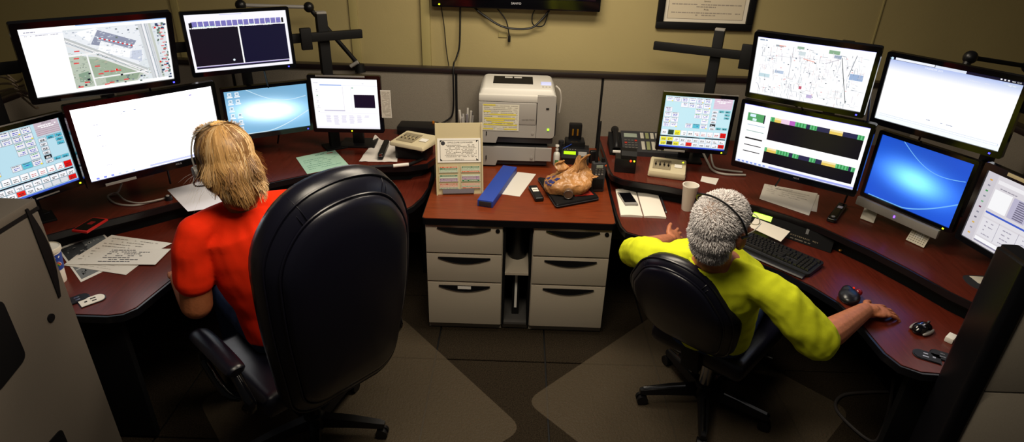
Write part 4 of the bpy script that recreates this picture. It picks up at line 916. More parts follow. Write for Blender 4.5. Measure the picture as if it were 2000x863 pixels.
for k in range(5): m.ell(wh(-.022 + k * .011, -.045 + .004 * k, .130 + .004 * math.sin(k)), (.009, .006, .006), WM, 10)
m.build('clip_body', mat('pale_blonde', 'd8b070', .4), hc)

# ------------------------------------------------------------------ papers and small things
def bil(c):
    a, b, d, e = [V(x) for x in c]   # top left, top right, bottom right, bottom left
    n = (b - a).cross(e - a).normalized(); n = -n if n.z < 0 else n
    return lambda u, v, l: (a * (1 - u) + b * u) * (1 - v) + (e * (1 - u) + d * u) * v + n * l
def paper(name, label, cat, px, Z, fill, content=None, thick=.0008, mt=None, group=None, zs=None):
    c = [P(x, y, (zs[i] if zs else Z)) for i, (x, y) in enumerate(px)]; ctr = sum(c, V()) / 4
    q = thing(name, label, cat, tuple(ctr), group=group); c = [p - ctr for p in c]; n = (c[1] - c[0]).cross(c[3] - c[0]).normalized(); n = -n if n.z < 0 else n
    MB().rings([[p for p in c], [p + n * thick for p in c]]).build('sheet', mt or WHITE, q, False)
    if content or fill:
        f = bil([p + n * thick for p in c]); s = Sheet(f, ((c[1] - c[0]).length + (c[2] - c[3]).length) / ((c[3] - c[0]).length + (c[2] - c[1]).length), .0004)
        if fill: s.rect(0, 0, 1, 1, fill, .5)
        if content: content(s)
        s.build('print', PRINT, q)
    return q
def hand_rows(n, c, u0=.08, u1=.9, v0=.1, v1=.92, h=.018, sl=0):
    def f(s):
        for k in range(n): s.scrib(u0, u0 + (u1 - u0) * rnd.uniform(.5, 1), v0 + (v1 - v0) * k / n, h, c, dens=.75)
    return f
E_ = .0003
paper('paper_sheet', 'blank white paper on the step beside the blonde woman', 'paper', [(327, 371), (402, 352), (452, 402), (367, 413)], ZU + E_, 'e8e6ee')
# tangled white cables
cable('white_cable', [P(x, y, ZU + z) for x, y, z in ((238, 358, .05), (229, 376, .012), (211, 383, .006), (226, 397, .006), (262, 401, .006), (300, 393, .006), (328, 385, .008))], .005, 'white tangled cable looped on desk below the blank page screen', WCABLE)
cable('white_cable', [P(x, y, ZU + z) for x, y, z in ((214, 380, .016), (228, 377, .018), (245, 391, .016), (275, 396, .016), (318, 388, .016))], .004, 'shorter white cable lying across the tangled one', WCABLE)
c = P(330, 390, ZU); q = thing('webcam', 'small round black camera with a grey lens at the cable end', 'camera', tuple(c)); MB().cyl((0, 0, 0), (0, 0, .022), .019, .016).build('camera_body', BLACK, q); MB().ell((0, -.004, .024), (.009, .009, .006)).build('lens', SILVER, q)
# red phone
def slab(name, label, cat, px, Z, th, m, bev=.004, group=None):
    c = [P(x, y, Z + th) for x, y in px]; ctr = sum(c, V()) / 4; w1 = ((c[1] - c[0]).length + (c[2] - c[3]).length) / 2; h1 = ((c[3] - c[0]).length + (c[2] - c[1]).length) / 2
    d = (c[1] + c[2] - c[0] - c[3]); q = thing(name, label, cat, (ctr.x, ctr.y, Z), math.atan2(d.y, d.x), group=group); return q, w1, h1
q, w1, h1 = slab('mobile_phone', 'phone in a red case on the step below dispatch button screen', 'phone', [(139, 449), (182, 423), (210, 427), (169, 452)], ZU, .012, None)
MB().box((0, 0, .006), (w1, h1, .012), .004).build('case', mat('red_rubber', 'b01c18', .45), q); MB().box((.0, 0, .0122), (w1 * .88, h1 * .84, .001), .0).build('glass', GLOSS, q, False); MB().box((.01, 0, .0131), (w1 * .22, h1 * .3, .0006)).build('screen_icon', mat('dark_red_print', '7a1414', .4), q, False)
# blue printed cup
c = P(113, 552, ZL); q = thing('soda_cup', 'white foam cup with blue band and rainbow mark, beside the left tower cabinet', 'cup', (c.x - .005, c.y + .01, ZL))
MB().lathe([(.031, 0), (.033, .004), (.036, .06), (.0475, .155)], n=32).build('cup_body', FOAM, q)
m = MB(); m.rings([[V((r_ * math.cos(t), r_ * math.sin(t), z)) for t in [2 * math.pi * j / 32 for j in range(32)]] for r_, z in ((.0385, .065), (.0468, .142))], False); m.build('blue_band', BLUE, q)
s = Sheet(lambda u, v, l: (lambda z, a: V(((.0385 + (z - .065) * .1078 + .0006 + l) * math.cos(a), (.0385 + (z - .065) * .1078 + .0006 + l) * math.sin(a), z)))(.142 - v * .077, (u - .5) * 1.6 - .55), .8, .0004)
for k, (r_, cc) in enumerate(((.42, 'e8e8f0'), (.36, 'd83028'), (.29, 'e8b020'), (.22, '28904a'), (.14, '1f3f9c'))): s.poly([(.5 + r_ * math.cos(t) * .9, .72 + r_ * .75 * math.sin(t)) for t in [math.pi + math.pi * i / 14 for i in range(15)]], cc, 1 + k * .4)
for u in (.2, .45, .7): s.poly([(u, .16), (u + .1, .10), (u + .12, .18), (u + .03, .24)], 'f0f0f4', 2)
s.build('rainbow_print', PRINT, q)
MB().lathe([(.044, .150), (.052, .152), (.052, .166), (.049, .170), (.047, .166), (.02, .164), (.0005, .1645)], n=32).build('lid', mat('milky_lid', 'cfc9ba', .3), q)
# papers on the left lower worktop
def aerial(s):
    s.rect(.04, .05, .96, .95, '35383c', 1); s.rect(.5, .05, .96, .5, '5c6266', 1.5); s.rect(.04, .6, .5, .95, '6e7274', 1.5)
    for i in range(70): a, b = rnd.uniform(.06, .88), rnd.uniform(.08, .88); s.rect(a, b, a + rnd.uniform(.02, .08), b + rnd.uniform(.01, .05), rnd.choice(['24262a', '787c80', '9a9c9c', '44484c']), 2)
    s.line((.05, .7), (.9, .72), .02, 'c0c0bc', 2.6)
paper('photo_print', 'dark aerial photo print with white border under the handwritten sheets', 'print', [(112, 486), (199, 453), (252, 506), (158, 551)], ZL + E_, 'd8d5ce', aerial)
paper('paper_sheet', 'lowest handwritten sheet, poking out toward the desk edge', 'paper', [(150, 498), (272, 517), (246, 537), (124, 518)], ZL + .0022, 'd2cdc4', hand_rows(5, '8a8680'), group='handwritten sheets on the left desk')
paper('paper_sheet', 'middle handwritten sheet, its corner reaching furthest back', 'paper', [(218, 459), (336, 475), (255, 517), (126, 516)], ZL + .0042, 'dcd8d0', hand_rows(9, '8a8680'), group='handwritten sheets on the left desk')
paper('paper_sheet', 'topmost handwritten sheet with rows of pen writing', 'paper', [(195, 485), (334, 486), (303, 517), (155, 516)], ZL + .0062, 'd8d4cc', hand_rows(7, '55555c', .2, .95, .12, .95, .035), group='handwritten sheets on the left desk')
paper('green_form', 'pale green printed form on the left desk upper shelf', 'paper', [(578, 308), (653, 292), (682, 323), (600, 340)], ZU + E_, 'a8cdb8', lambda s: (s.scrib(.35, .7, .12, .03, '60887c'), s.scrib(.75, .92, .14, .04, 'b86a60'), [s.scrib(.1, rnd.uniform(.6, .9), .3 + .1 * k, .02, '7aa494') for k in range(6)]))
# crumpled white sheet
c = [P(733, 272, ZU), P(778, 279, ZU), P(776, 317, ZU), P(701, 316, ZU)]; f = bil(c); ctr = sum(c, V()) / 4
m = MB(); N = 12; g = [[m.bm.verts.new(f(i / N, j / N, .002 + .012 * abs(noise.noise(V((i * .5, j * .4, 3)))) + (.03 * max(0, 1 - (i + j) / 3)))- ctr) for i in range(N + 1)] for j in range(N + 1)]
for j in range(N):
    for i in range(N): m.bm.faces.new((g[j][i], g[j][i + 1], g[j + 1][i + 1], g[j + 1][i]))
o = m.build('paper_sheet', mat('crumpled_paper', 'd9d2cc', .8, bump=.1, bscale=30), None); o.location = ctr; tag(o, 'crumpled white paper with curled corner beside beige control box', 'paper')
a, b = P(756, 286, ZU), P(744, 314, ZU); q = thing('stapler', 'black stapler-shaped tool with bright silver tip on the crumpled paper', 'stapler', tuple((a + b) / 2 + V((0, 0, .014))), math.atan2((b - a).y, (b - a).x) )
L = (b - a).length; MB().box((0, 0, .02), (L, .035, .03), .012, seg=3).build('handle', BLACK, q); MB().box((.01, 0, .003), (L * .95, .03, .01), .003).build('base', BLACK, q); MB().box((L / 2 - .006, 0, .02), (.014, .022, .02), .004).build('tip', CHROME, q)
def control_box(label, px, Z, hb, glow):
    c = [P(x, y, Z) for x, y in px]; ctr = sum(c, V()) / 4; d = (c[1] + c[2] - c[0] - c[3]); w1 = ((c[1] - c[0]).length + (c[2] - c[3]).length) / 2; h1 = ((c[3] - c[0]).length + (c[2] - c[1]).length) / 2
    q = thing('control_box', label, 'control box', (ctr.x, ctr.y, Z - hb), math.atan2(d.y, d.x))
    m = MB(); o_ = round_poly([(-w1 / 2, -h1 / 2), (w1 / 2, -h1 / 2), (w1 / 2, h1 / 2), (-w1 / 2, h1 / 2)], .012, 4)
    m.rings([[V((x * k, y * k, z * hb - (.012 if z > .2 else 0) * (.5 - y / h1))) for x, y in o_] for k, z in ((.97, 0), (1., .1), (1., .75), (.96, 1.))]); m.build('housing', BEIGE, q, True, 35)
    zz = hb - .004; MB().box((-w1 * .16, .0, zz), (w1 * .48, h1 * .62, .004), .001, rx=.06).build('slider_panel', mat('taupe_panel', '8f846c', .5), q, False)
    for k in range(4):
        x = -w1 * .33 + k * w1 * .115; MB().box((x, .01, zz + .003), (.004, h1 * .4, .002)).build('slot', MATTE, q, False); MB().box((x, -.012 - .004 * (k % 2), zz + .006), (.011, .012, .009), .002).build('slider', BLACK if glow else CREAM, q)
    MB().box((w1 * .28, -.004, zz + .002), (w1 * .2, h1 * .2, .004), .001, rx=.06).build('name_plate', WHITE, q, False)
    if glow: MB().ell((w1 * .4, h1 * .3, zz + .004), (.005, .005, .004)).build('power_light', YLED, q)
    return q
control_box('beige slider control box raised on black speaker, left of the card file', [(788, 255), (850, 263), (836, 289), (767, 272)], ZU + .125, .035, False)
control_box('beige slider control box with lit yellow lamp behind the foam cup', [(1271, 304), (1342, 314), (1340, 338), (1267, 330)], ZU + .05, .048, True)
c = P(806, 312, ZU); q = thing('speaker_box', 'black speaker box supporting the raised beige control box', 'speaker', (c.x, c.y + .08, ZU), R(-6)); MB().box((0, 0, .043), (.20, .16, .085), .008).build('cabinet_shell', BLACK, q); MB().box((0, -.081, .043), (.17, .004, .06)).build('grille', MATTE, q, False); MB().cyl((.07, -.083, .06), (.07, -.088, .06), .006).build('knob', SILVER, q)
c = P(818, 262, ZU); q = thing('radio_unit', 'flat black radio unit against the partition, behind the raised control box', 'radio', (c.x - .01, c.y + .02, ZU), R(-3)); MB().box((0, .02, .03), (.26, .15, .06), .008).build('housing', BLACK, q); MB().cyl((.1, .05, .06), (.1, .05, .075), .008).build('amber_plug', mat('amber_plastic', 'b86a18', .4), q)
cable('thick_cable', [P(x, y, ZU + .012) for x, y in ((640, 334), (690, 328), (740, 325), (790, 322), (812, 316), (835, 305))], .009, 'thick black cable along the left shelf edge', CABLE)
a, b = P(768, 324, ZU + .022), P(798, 321, ZU + .022); o = MB().tube([a, b], .0105, 10).build('cable_label', WHITE); tag(o, 'white printed label sleeve on the thick black cable', 'label')
paper('sticky_note', 'small yellow sticky note under the pale cyan screen', 'note', [(489, 261), (498, 260), (499, 268), (490, 269)], ZU + E_, 'e0d020', mt=mat('yellow_paper', 'e0d020', .7))
q = thing('paper_note', 'narrow printed paper strip taped to right side of white windows screen', 'note', (-.993 + .235, 3.452, 1.178), R(2.3)); MB().box((0, 0, .01), (.058, .0012, .165)).build('sheet', WHITE, q, False)
s = Sheet(lambda u, v, l: V(((u - .5) * .054, -.0008 - l, .01 + (.5 - v) * .16)), .34, .0004)
s.rect(0, 0, 1, 1, 'd0cabf', .5)
for k in range(22): s.scrib(.1, .95, .05 + k * .042, .012, '9a9488')
s.build('print', PRINT, q)

# card file
c0, c1 = P(853, 380, ZC), P(944, 378, ZC); wd = (c1 - c0).length; q = thing('card_file', 'beige desktop card file with white title card and coloured tabs', 'card file', tuple((c0 + c1) / 2), math.atan2((c1 - c0).y, (c1 - c0).x))
top = on(900, 243, c0.y + .12); hh = top.z - ZC; lean = .12
def cf(u, v, l):
    n = V((0, -hh, lean)).normalized(); return V(((u - .5) * wd, lean * (1 - v), hh * (1 - v))) + n * l
m = MB(); m.rings([[V((x, y, z)) for y, z in ((0, .0), (lean, hh), (lean + .012, hh), (lean + .1, 0))] for x in (-wd / 2, wd / 2)]); m.build('case', CREAM, q, False)
for x in (-wd / 2 + .004, wd / 2 - .004): m = MB(); m.rings([[V((x + d, y, z)) for y, z in ((-.012, 0), (lean - .012, hh + .002), (lean + .01, hh + .002), (.012, 0))] for d in (-.004, .004)]); m.build('side_rail', CREAM, q, False)
m = MB(); m.rings([[cf(u, v, l) for u, v in ((.04, .205), (.96, .205), (.96, .545), (.04, .545))] for l in (.001, .004)]); m.build('title_card', WHITE, q, False, label='white title card')
s = Sheet(lambda u, v, l: cf(.04 + .92 * u, .205 + .34 * v, .004 + l), wd * .92 / (hh * .34), .0005)
s.rect(.06, .08, .95, .93, '303030', 1); s.rect(.068, .095, .942, .915, 'dedad0', 1.5)
for a, b in ((.06, .08), (.89, .08), (.06, .83), (.89, .83)): s.poly([(a, b), (a, b + .1), (a + .06, b + .1) if b > .5 else (a + .06, b)], '202020', 2)
s.poly([(.13 + .05 * math.cos(t), .2 + .09 * math.sin(t)) for t in [i * .628 for i in range(10)]], '38383c', 2); s.text('OFFICE ZONE COMMANDER', .52, .2, .06, '303030'); s.text('SPRING 2013', .5, .9, .05, '404040')
for k in range(9): s.scrib(.2 - .03 * (k % 2), .9, .28 + k * .06, .025, '8a867e')
s.build('card_print', PRINT, q)
for cx in (0, 1):
    for r_, (v, hgt, cols) in enumerate(((.60, .09, ('c86848', '2c7050', '9ab8a0', 'a8c0ac')), (.72, .10, ('2c7050', 'b4c8b8', '805890', '9878a4')), (.84, .08, ('b85848', 'c88878', 'd0a090', '88a090')))):
        pk = MB(); u0 = .06 + cx * .47; pk.rings([[cf(u, vv, l) for u, vv in ((u0, v), (u0 + .41, v), (u0 + .41, v + hgt), (u0, v + hgt))] for l in (.001, .005 + .001 * r_)]); o = pk.build('tab_row', mat('pale_tab', 'b8b49a', .5), q, False)
        s = Sheet(lambda u, vv, l, u0=u0, v=v, hgt=hgt, r_=r_: cf(u0 + .41 * u, v + hgt * vv, .005 + .001 * r_ + l), 3., .0005)
        for k, cc in enumerate(cols if not cx else cols[1:] + cols[:1]): s.rect(.05, .04 + k * .24, .95, .22 + k * .24, cc, 1); s.scrib(.1, .9, .14 + k * .24, .05, 'e0dcc8', 1.6)
        s.build('coloured_tabs', PRINT, o)
m = MB(); m.rings([[cf(u, vv, l) for u, vv in ((.13, .925), (.8, .925), (.8, .985), (.13, .985))] for l in (.003, .012)]); m.build('name_strip', mat('grey_strip', '6e6a72', .4), q, False)

# printer
PX0, PX1, PYF = -.228, .245, 3.615
zt = (on(935, 183, PYF).z + on(1080, 190, PYF).z) / 2; ht = zt - ZC; pw = PX1 - PX0
q = thing('laser_printer', 'grey and white laser printer with an extra paper tray', 'printer', ((PX0 + PX1) / 2, PYF, ZC)); d_ = .385
def notch(x0, x1, z0, z1, nx0, nx1, nz, y0=0., y1=.02):
    return [(x0, z0), (nx0, z0), (nx0 + .012, z0 + nz), (nx1, z0 + nz)] + ([] if nx1 > x1 - .001 else [(nx1 + .012, z0)]) + [(x1, z0 + (nz if nx1 > x1 - .001 else 0)), (x1, z1), (x0, z1)]
hw_ = pw / 2; xs_ = hw_ - .115
MB().box((-.01, d_ / 2 + .012, .075), (pw - .05, d_ - .03, .13), .006).build('tray_chassis', DKGREY, q)
MB().box((.0, d_ / 2 + .012, (.155 + ht) / 2), (pw - .012, d_ - .02, ht - .16), .01).build('chassis', DKGREY, q)
MB().prism(notch(-hw_, xs_, .012, .135, -hw_ + .11, xs_, .035), 0, .02, 'xz').build('lower_tray_front', PRGREY, q, False)
MB().prism([(xs_ + .002, .05), (hw_ - .01, .05), (hw_ - .01, .135), (xs_ + .002, .135)], .0, .02, 'xz').build('lower_side_front', PRGREY, q, False)
MB().prism(notch(-hw_, xs_, .165, .285, -hw_ + .11, xs_, .04), -.004, .02, 'xz').build('paper_tray_front', PRGREY, q, False)
MB().prism(round_poly([(xs_ + .002, .205), (hw_, .205), (hw_, ht), (xs_ + .002, ht)], [.0, .03, 0, 0]), -.004, .02, 'xz').build('side_front', PRGREY, q, False)
MB().box(((-hw_ + xs_) / 2, .006, (.288 + ht - .045) / 2), (xs_ + hw_ - .004, .022, ht - .045 - .288), .004).build('front_door', PRGREY, q)
MB().box((0, d_ / 2, ht - .022), (pw, d_, .044), .012).build('upper_shell', PRWHITE, q)
m = MB(); m.rings([[V((x, y, z)) for x, y in round_poly([(-hw_ + a, .02 + a * .6), (hw_ - a, .02 + a * .6), (hw_ - a, d_ - .005), (-hw_ + a, d_ - .005)], .02, 4)] for a, z in ((.004, ht - .002), (.018, ht + .028), (.03, ht + .034))]); m.build('top_cover', PRWHITE, q)
MB().box((-.03, d_ * .60, ht + .035), (.25, .18, .004)).build('output_slot', MATTE, q, False)
MB().box((-.04, d_ * .29, ht + .036), (.22, .03, .006), .003).build('output_lip', PRWHITE, q); 
for x in (-.06, .0): MB().box((x, d_ * .74, ht + .038), (.05, .02, .004), .001).build('paper_guide', PRWHITE, q)
MB().box((hw_ - .06, d_ * .40, ht + .037), (.065, .045, .008), .003, rx=.2).build('display', mat('pale_blue_display', 'b0b8e0', .3, emit='b0b8f0', estr=.35), q)
for x in (-.02, .0, .02): MB().box((hw_ - .06 + x, d_ * .22, ht + .035), (.012, .012, .005), .002).build('button', PRGREY, q)
MB().box((hw_ + .004, d_ * .55, .30), (.016, d_ * .8, .2), .006).build('side_panel', DKGREY, q)
MB().box((hw_ - .04, -.006, .262), (.011, .004, .013), .001).build('power_light', GLED, q); MB().box((hw_ - .05, -.006, ht - .075), (.018, .003, .009)).build('usb_port', MATTE, q, False)
for z in (.235, .075): MB().cyl((xs_ - .02, -.002, z), (xs_ - .02, -.007, z), .009).build('tray_button', PRGREY, q); MB().box((-hw_ + .05, -.004, z - .01), (.006, .004, .026)).build('level_mark', MATTE, q, False)
s = Sheet(lambda u, v, l: V((-hw_ + .025 + .225 * u, -.0062 - l, ht - .055 - .168 * v)), 1.35, .0004)
s.rect(0, 0, 1, 1, 'd0ccbc', .5)
for k in range(14): s.scrib(.04, .96, .06 + k * .067, .018, '9a948a')
for (u0, v0, u1) in ((.02, .03, .35), (.03, .27, .22), (.2, .38, .92), (.05, .53, .9), (.1, .6, .6), (.25, .68, .85), (.03, .77, .95), (.6, .93, .95), (.02, .93, .3)): s.rect(u0, v0 - .02, u1, v0 + .028, 'd8c84c', 2.8)
s.build('notice_sheet', PRINT, q)
s = Sheet(lambda u, v, l: V((xs_ - .09 + u, -.0055 - l, .318 - v)), 1, .0004); s.text('LaserJet P3015', 0, 0, .009, '585450', 'l'); s.build('lettering', PRINT, q)
c = on(1090, 168, 3.72); o = cable('data_cable', [c + V((-.012, .0, .0)), c + V((.012, -.03, -.02)), c + V((.022, -.03, -.08)), c + V((.016, -.03, -.16))], .005, 'white cord hanging down the right side of printer', WCABLE)

# pen cup
c = on(912, 240, 3.86); q = thing('pen_holder', 'black mesh cup full of clear-wrapped pens left of printer', 'pen cup', (c.x - .005, 3.86, ZC)); h_ = c.z - ZC
MB().lathe([(.04, 0), (.045, .01), (.05, h_), (.046, h_), (.04, .02)], n=20).build('cup_body', BLACK, q)
for k in range(9):
    a = k * .7; MB().tube([(.02 * math.cos(a), .02 * math.sin(a), .03), (.045 * math.cos(a), .04 * math.sin(a), h_ + .05 + .02 * (k % 3))], .008, 8).build('pen', mat('wrapped_pen_%d' % (k % 3), ['b8b4b0', '8c8890', 'd0ccc4'][k % 3], .2), q)
# blue binder
a, b, c, d = P(982, 324, ZC + .04), P(1010, 324, ZC + .04), P(961, 393, ZC + .04), P(934, 390, ZC + .04); ax = ((a + b) - (c + d)) / 2
q = thing('binder_case', 'long blue binder box lying in front of printer', 'binder', tuple((a + b + c + d) / 4 - V((0, 0, .04))), math.atan2(ax.y, ax.x)); MB().box((0, 0, .02), (ax.length, (b - a).length, .04), .004).build('shell', BLUE, q); MB().box((-ax.length / 2 - .001, 0, .019), (.004, (b - a).length * .8, .028), .002).build('end_cap', DKGREY, q)
paper('paper_sheet', 'blank white paper between the blue binder and black folder', 'paper', [(1011, 336), (1047, 340), (1015, 384), (978, 379)], ZC + E_, 'cfcbc4')
q, w1, h1 = slab('label_maker', 'small black device with white label beside the white paper', 'device', [(1032, 359), (1046, 362), (1063, 383), (1048, 388)], ZC, .028, None); MB().box((0, 0, .013), (max(w1, .05), max(h1, .11), .026), .01, seg=3).build('body', BLACK, q); MB().box((0, .022, .0265), (.035, .05, .001)).build('white_label', WHITE, q, False, label='white printed label'); MB().box((0, .02, .0272), (.028, .006, .001)).build('label_print', MATTE, q, False)
c_ = [P(x, y, ZC) for x, y in ((1050, 352), (1149, 372), (1170, 392), (1086, 408))]; ctr = sum(c_, V()) / 4; q = thing('folder', 'black zipped folder with red printed patch under the brown bag', 'folder', tuple(ctr)); f = bil([p - ctr for p in c_])
pl = round_poly([tuple((p - ctr).to_2d()) for p in c_], .02); m = MB(); m.rings([[V((x * k, y * k, z)) for x, y in pl] for k, z in ((.98, 0), (1, .006), (1, .02), (.97, .026))]); m.build('cover', MATTE, q); MB().tube([V((x * 1.005, y * 1.005, .013)) for x, y in pl + pl[:1]], .003, 6).build('zip', DKGREY, q)
s = Sheet(lambda u, v, l: f(.50 + .42 * u, .35 + .45 * v, .0265 + l), 1.6, .0005); s.rect(0, 0, 1, 1, 'a8281c', 1)
for k in range(5): s.rect(.05, .1 + k * .17, .95, .14 + k * .17, 'd87060', 1.8)
s.build('red_patch', PRINT, q)
# brown plastic bag
BAGM = mat('brown_plastic_film', 'a87848', .36, spec=.5, bump=.9, bscale=34, var=.3, vscale=14, stretch=(1, 1, .4))
c = P(1108, 372, ZC + .028); q = thing('plastic_bag', 'crumpled brown plastic grocery bag with blue print on the black folder', 'bag', tuple(c))
m = MB(); NT, NH = 96, 34; rs = []
for j in range(NH):
    h = j / (NH - 1); row = []
    pf = .86 + .22 * math.sin(math.pi * min(1, h * 1.5) ) - .98 * max(0, h - .48) ** 1.15 * 1.55
    for i in range(NT):
        t = 2 * math.pi * i / NT; c_, s_ = math.cos(t), math.sin(t); e_ = 1 / (abs(c_) ** 2.6 + abs(s_) ** 2.6) ** (1 / 2.6)
        pl = (abs(((t * 2.07 + .9 * math.sin(t * 2) + .4 * h) % 1) - .5) * 2 - .5) * (.018 + .05 * max(0, h - .35)); r_ = max(.03, pf) * e_ + pl * 2.2
        p = V((c_ * .128 * r_ - .015 + .05 * h, s_ * .095 * r_ + .01 + .03 * h, h * (.155 + .035 * c_ - .03 * max(0, -s_) + .02 * math.sin(2 * t))))
        n1 = (1 - abs(noise.noise(V((p.x * 19, p.y * 19, p.z * 8 + 3))))) ** 3; n2 = (1 - abs(noise.noise(V((p.x * 33 + p.z * 22, p.y * 33, p.z * 14))))) ** 3
        p += V((c_, s_, .3)) * (.013 * n1 + .007 * n2 - .009); p.z = max(.001, p.z); row.append(p)
    rs.append(row)
m.rings(rs)
def ear(a0, b0, c0, d0):
    q2 = []
    for k in range(9):
        u = k / 8; ctr = V(a0).lerp(V(b0), u) + V((.008 * math.sin(u * 7), .006 * math.cos(u * 9), 0)); w_ = c0 * (1 - u) + d0 * u; ax = V((.8, .5, .1)); q2.append([ctr + ax * (w_ * math.cos(t)) + V((-.4, .8, .2)) * (w_ * .28 * math.sin(t) + .004 * math.sin(t * 5)) for t in [2 * math.pi * i / 14 for i in range(14)]])
    m.rings(q2)
ear((.06, .03, .10), (.10, .03, .215), .045, .016); ear((.09, .02, .07), (.155, .02, .085), .04, .018); ear((-.03, .06, .10), (-.05, .08, .15), .05, .03)
o = m.build('bag_film', BAGM, q, True, 48)
def bag_patch(u, v, l):
    i = (2.75 + 1.25 * u) / (2 * math.pi) * NT; j = (.66 - .30 * v) * (NH - 1); i0, j0 = int(i), int(j); a_, b_ = i - i0, j - j0
    g = lambda x, y: rs[y][x % NT]
    p = (g(i0, j0) * (1 - a_) + g(i0 + 1, j0) * a_) * (1 - b_) + (g(i0, j0 + 1) * (1 - a_) + g(i0 + 1, j0 + 1) * a_) * b_; t_ = 2 * math.pi * i / NT
    return p + V((math.cos(t_), math.sin(t_), .8)).normalized() * (.0035 + l)
s = Sheet(bag_patch, 1.3, .0004)
for r_ in range(3):
    for k in range(5):
        if (r_ * 5 + k) % 4 == 3: continue
        for a in range(3): s.rect(.02 + k * .2 + a * .055, .04 + r_ * .33, .02 + k * .2 + a * .055 + .05, .28 + r_ * .33 - .05 * (a % 2), '2c3470', 1)
s.build('blue_print', PRINT, q)
t = thing('food_can', 'brown round can end showing at the front of plastic bag', 'can', tuple(c + V((.0, -.115, .002)))); m = MB(); m.cyl((0, .03, .026), (-.004, -.004, .026), .026, n=24); m.build('can_body', mat('brown_can', '5c4636', .4), t); MB().tube([(-.004 + .025 * math.cos(u), -.005, .026 + .025 * math.sin(u)) for u in [2 * math.pi * i / 24 for i in range(25)]], .002, 6).build('rim', GREYM, t)
c = P(1086, 322, ZC); q = thing('pump_bottle', 'small white pump bottle behind the brown bag', 'bottle', tuple(c)); MB().lathe([(.02, 0), (.022, .004), (.022, .07), (.018, .085), (.008, .092), (.008, .10)], n=20).build('bottle_body', mat('clear_white', 'd4d4cc', .3), q); MB().lathe([(.010, .10), (.011, .112), (.005, .114), (.005, .125), (.013, .127), (.012, .137)], n=16).build('pump', WHITE, q); MB().box((0, -.0222, .03), (.022, .001, .025)).build('green_label', mat('green_label', '4a7c4a', .6), q, False)
c = P(1122, 322, ZC); q = thing('radio_charger', 'black desktop radio with green lit display and white tag', 'radio', (c.x, c.y, ZC), R(-4)); MB().prism([(0, 0), (.15, 0), (.15, .085), (.07, .085), (0, .045)], -.09, .09, 'yz').build('housing', BLACK, q, False)
n_ = V((0, -.04, .07)).normalized()
def rc(u, v, l): return V((-.085 + .17 * u, .0 + .07 * (1 - v), .045 + .04 * (1 - v))) + n_ * l
m = MB(); m.rings([[rc(u, v, l) for u, v in ((.06, .30), (.52, .30), (.52, .62), (.06, .62))] for l in (.0005, .003)]); m.build('display', LCD, q, False)
m = MB(); m.rings([[rc(u, v, l) for u, v in ((.62, .30), (.94, .30), (.94, .75), (.62, .75))] for l in (.0005, .002)]); m.build('name_tag', SILVER, q, False)
for k in range(5): MB().cyl(rc(.1 + k * .1, .12, 0), rc(.1 + k * .1, .12, .004), .005).build('button', GREYM, q)
cable('blue_cord', [P(1100, 290, ZC + .09), P(1112, 284, ZC + .1), P(1128, 276, ZC + .1), P(1140, 286, ZC + .06)], .003, 'short blue cord over the green-lit radio', BLUE)
c = on(1123, 272, 3.86); q = thing('battery_charger', 'upright black battery charger with gold contacts right of printer', 'charger', (c.x, 3.86, ZC)); h_ = c.z - ZC
MB().box((0, 0, h_ / 2), (.13, .11, h_), .01).build('base', BLACK, q); MB().box((0, .02, h_ + .05), (.085, .045, .11), .008).build('holder', BLACK, q)
for x in (-.018, .014): MB().box((x, -.004, h_ + .05), (.011, .004, .045), .001).build('gold_contact', mat('gold_contact', 'c09030', .3, metal=.8), q)
MB().cyl((-.09, .0, 0), (-.09, 0, h_ * .9), .018).build('side_knob', DKGREY, q)
c = P(1165, 374, ZC); q = thing('handheld_radio', 'black handheld radio with long antenna standing at right end of cabinet top', 'radio', (c.x, c.y + .015, ZC), R(8)); q.scale = (1.3,) * 3; MB().box((0, 0, .07), (.062, .036, .14), .008).build('body', DKGREY, q); MB().box((0, -.019, .04), (.046, .003, .05), .001).build('speaker_grille', MATTE, q)
for k in range(9): MB().box((-.014 + .014 * (k % 3), -.019, .088 + .011 * (k // 3)), (.009, .003, .007), .001).build('key', SILVER if k < 3 else GREYM, q)
MB().box((0, -.019, .124), (.03, .003, .014), .001).build('display', mat('grey_lcd', '8a9488', .3), q)
MB().tube([(-.012, 0, .135), (-.012, 0, .20), (-.010, .0, .33)], lambda t: .0075 - .004 * t, 10, True, 4).build('antenna', MATTE, q); MB().cyl((.018, 0, .138), (.018, 0, .158), .008).build('knob', MATTE, q); MB().box((.026, -.012, .128), (.012, .012, .008), .002).build('orange_button', mat('orange_button', 'c04818', .4), q)
q2 = thing('shoulder_microphone', 'black speaker microphone lying behind handheld radio', 'microphone', tuple(P(1157, 318, ZC)), R(10)); MB().box((0, 0, .045), (.05, .03, .085), .012, seg=3).build('microphone_body', BLACK, q2); MB().tube([(0, .0, .01), (.03, .03, .004), (.06, .0, .004), (.07, -.05, .004)], .004, 8, True, 5).build('cord', CABLE, q2)
paper('index_card', 'white card lying on cabinet top behind handheld radio', 'card', [(1143, 329), (1157, 330), (1157, 339), (1144, 338)], ZC + E_, 'd8d4cc')

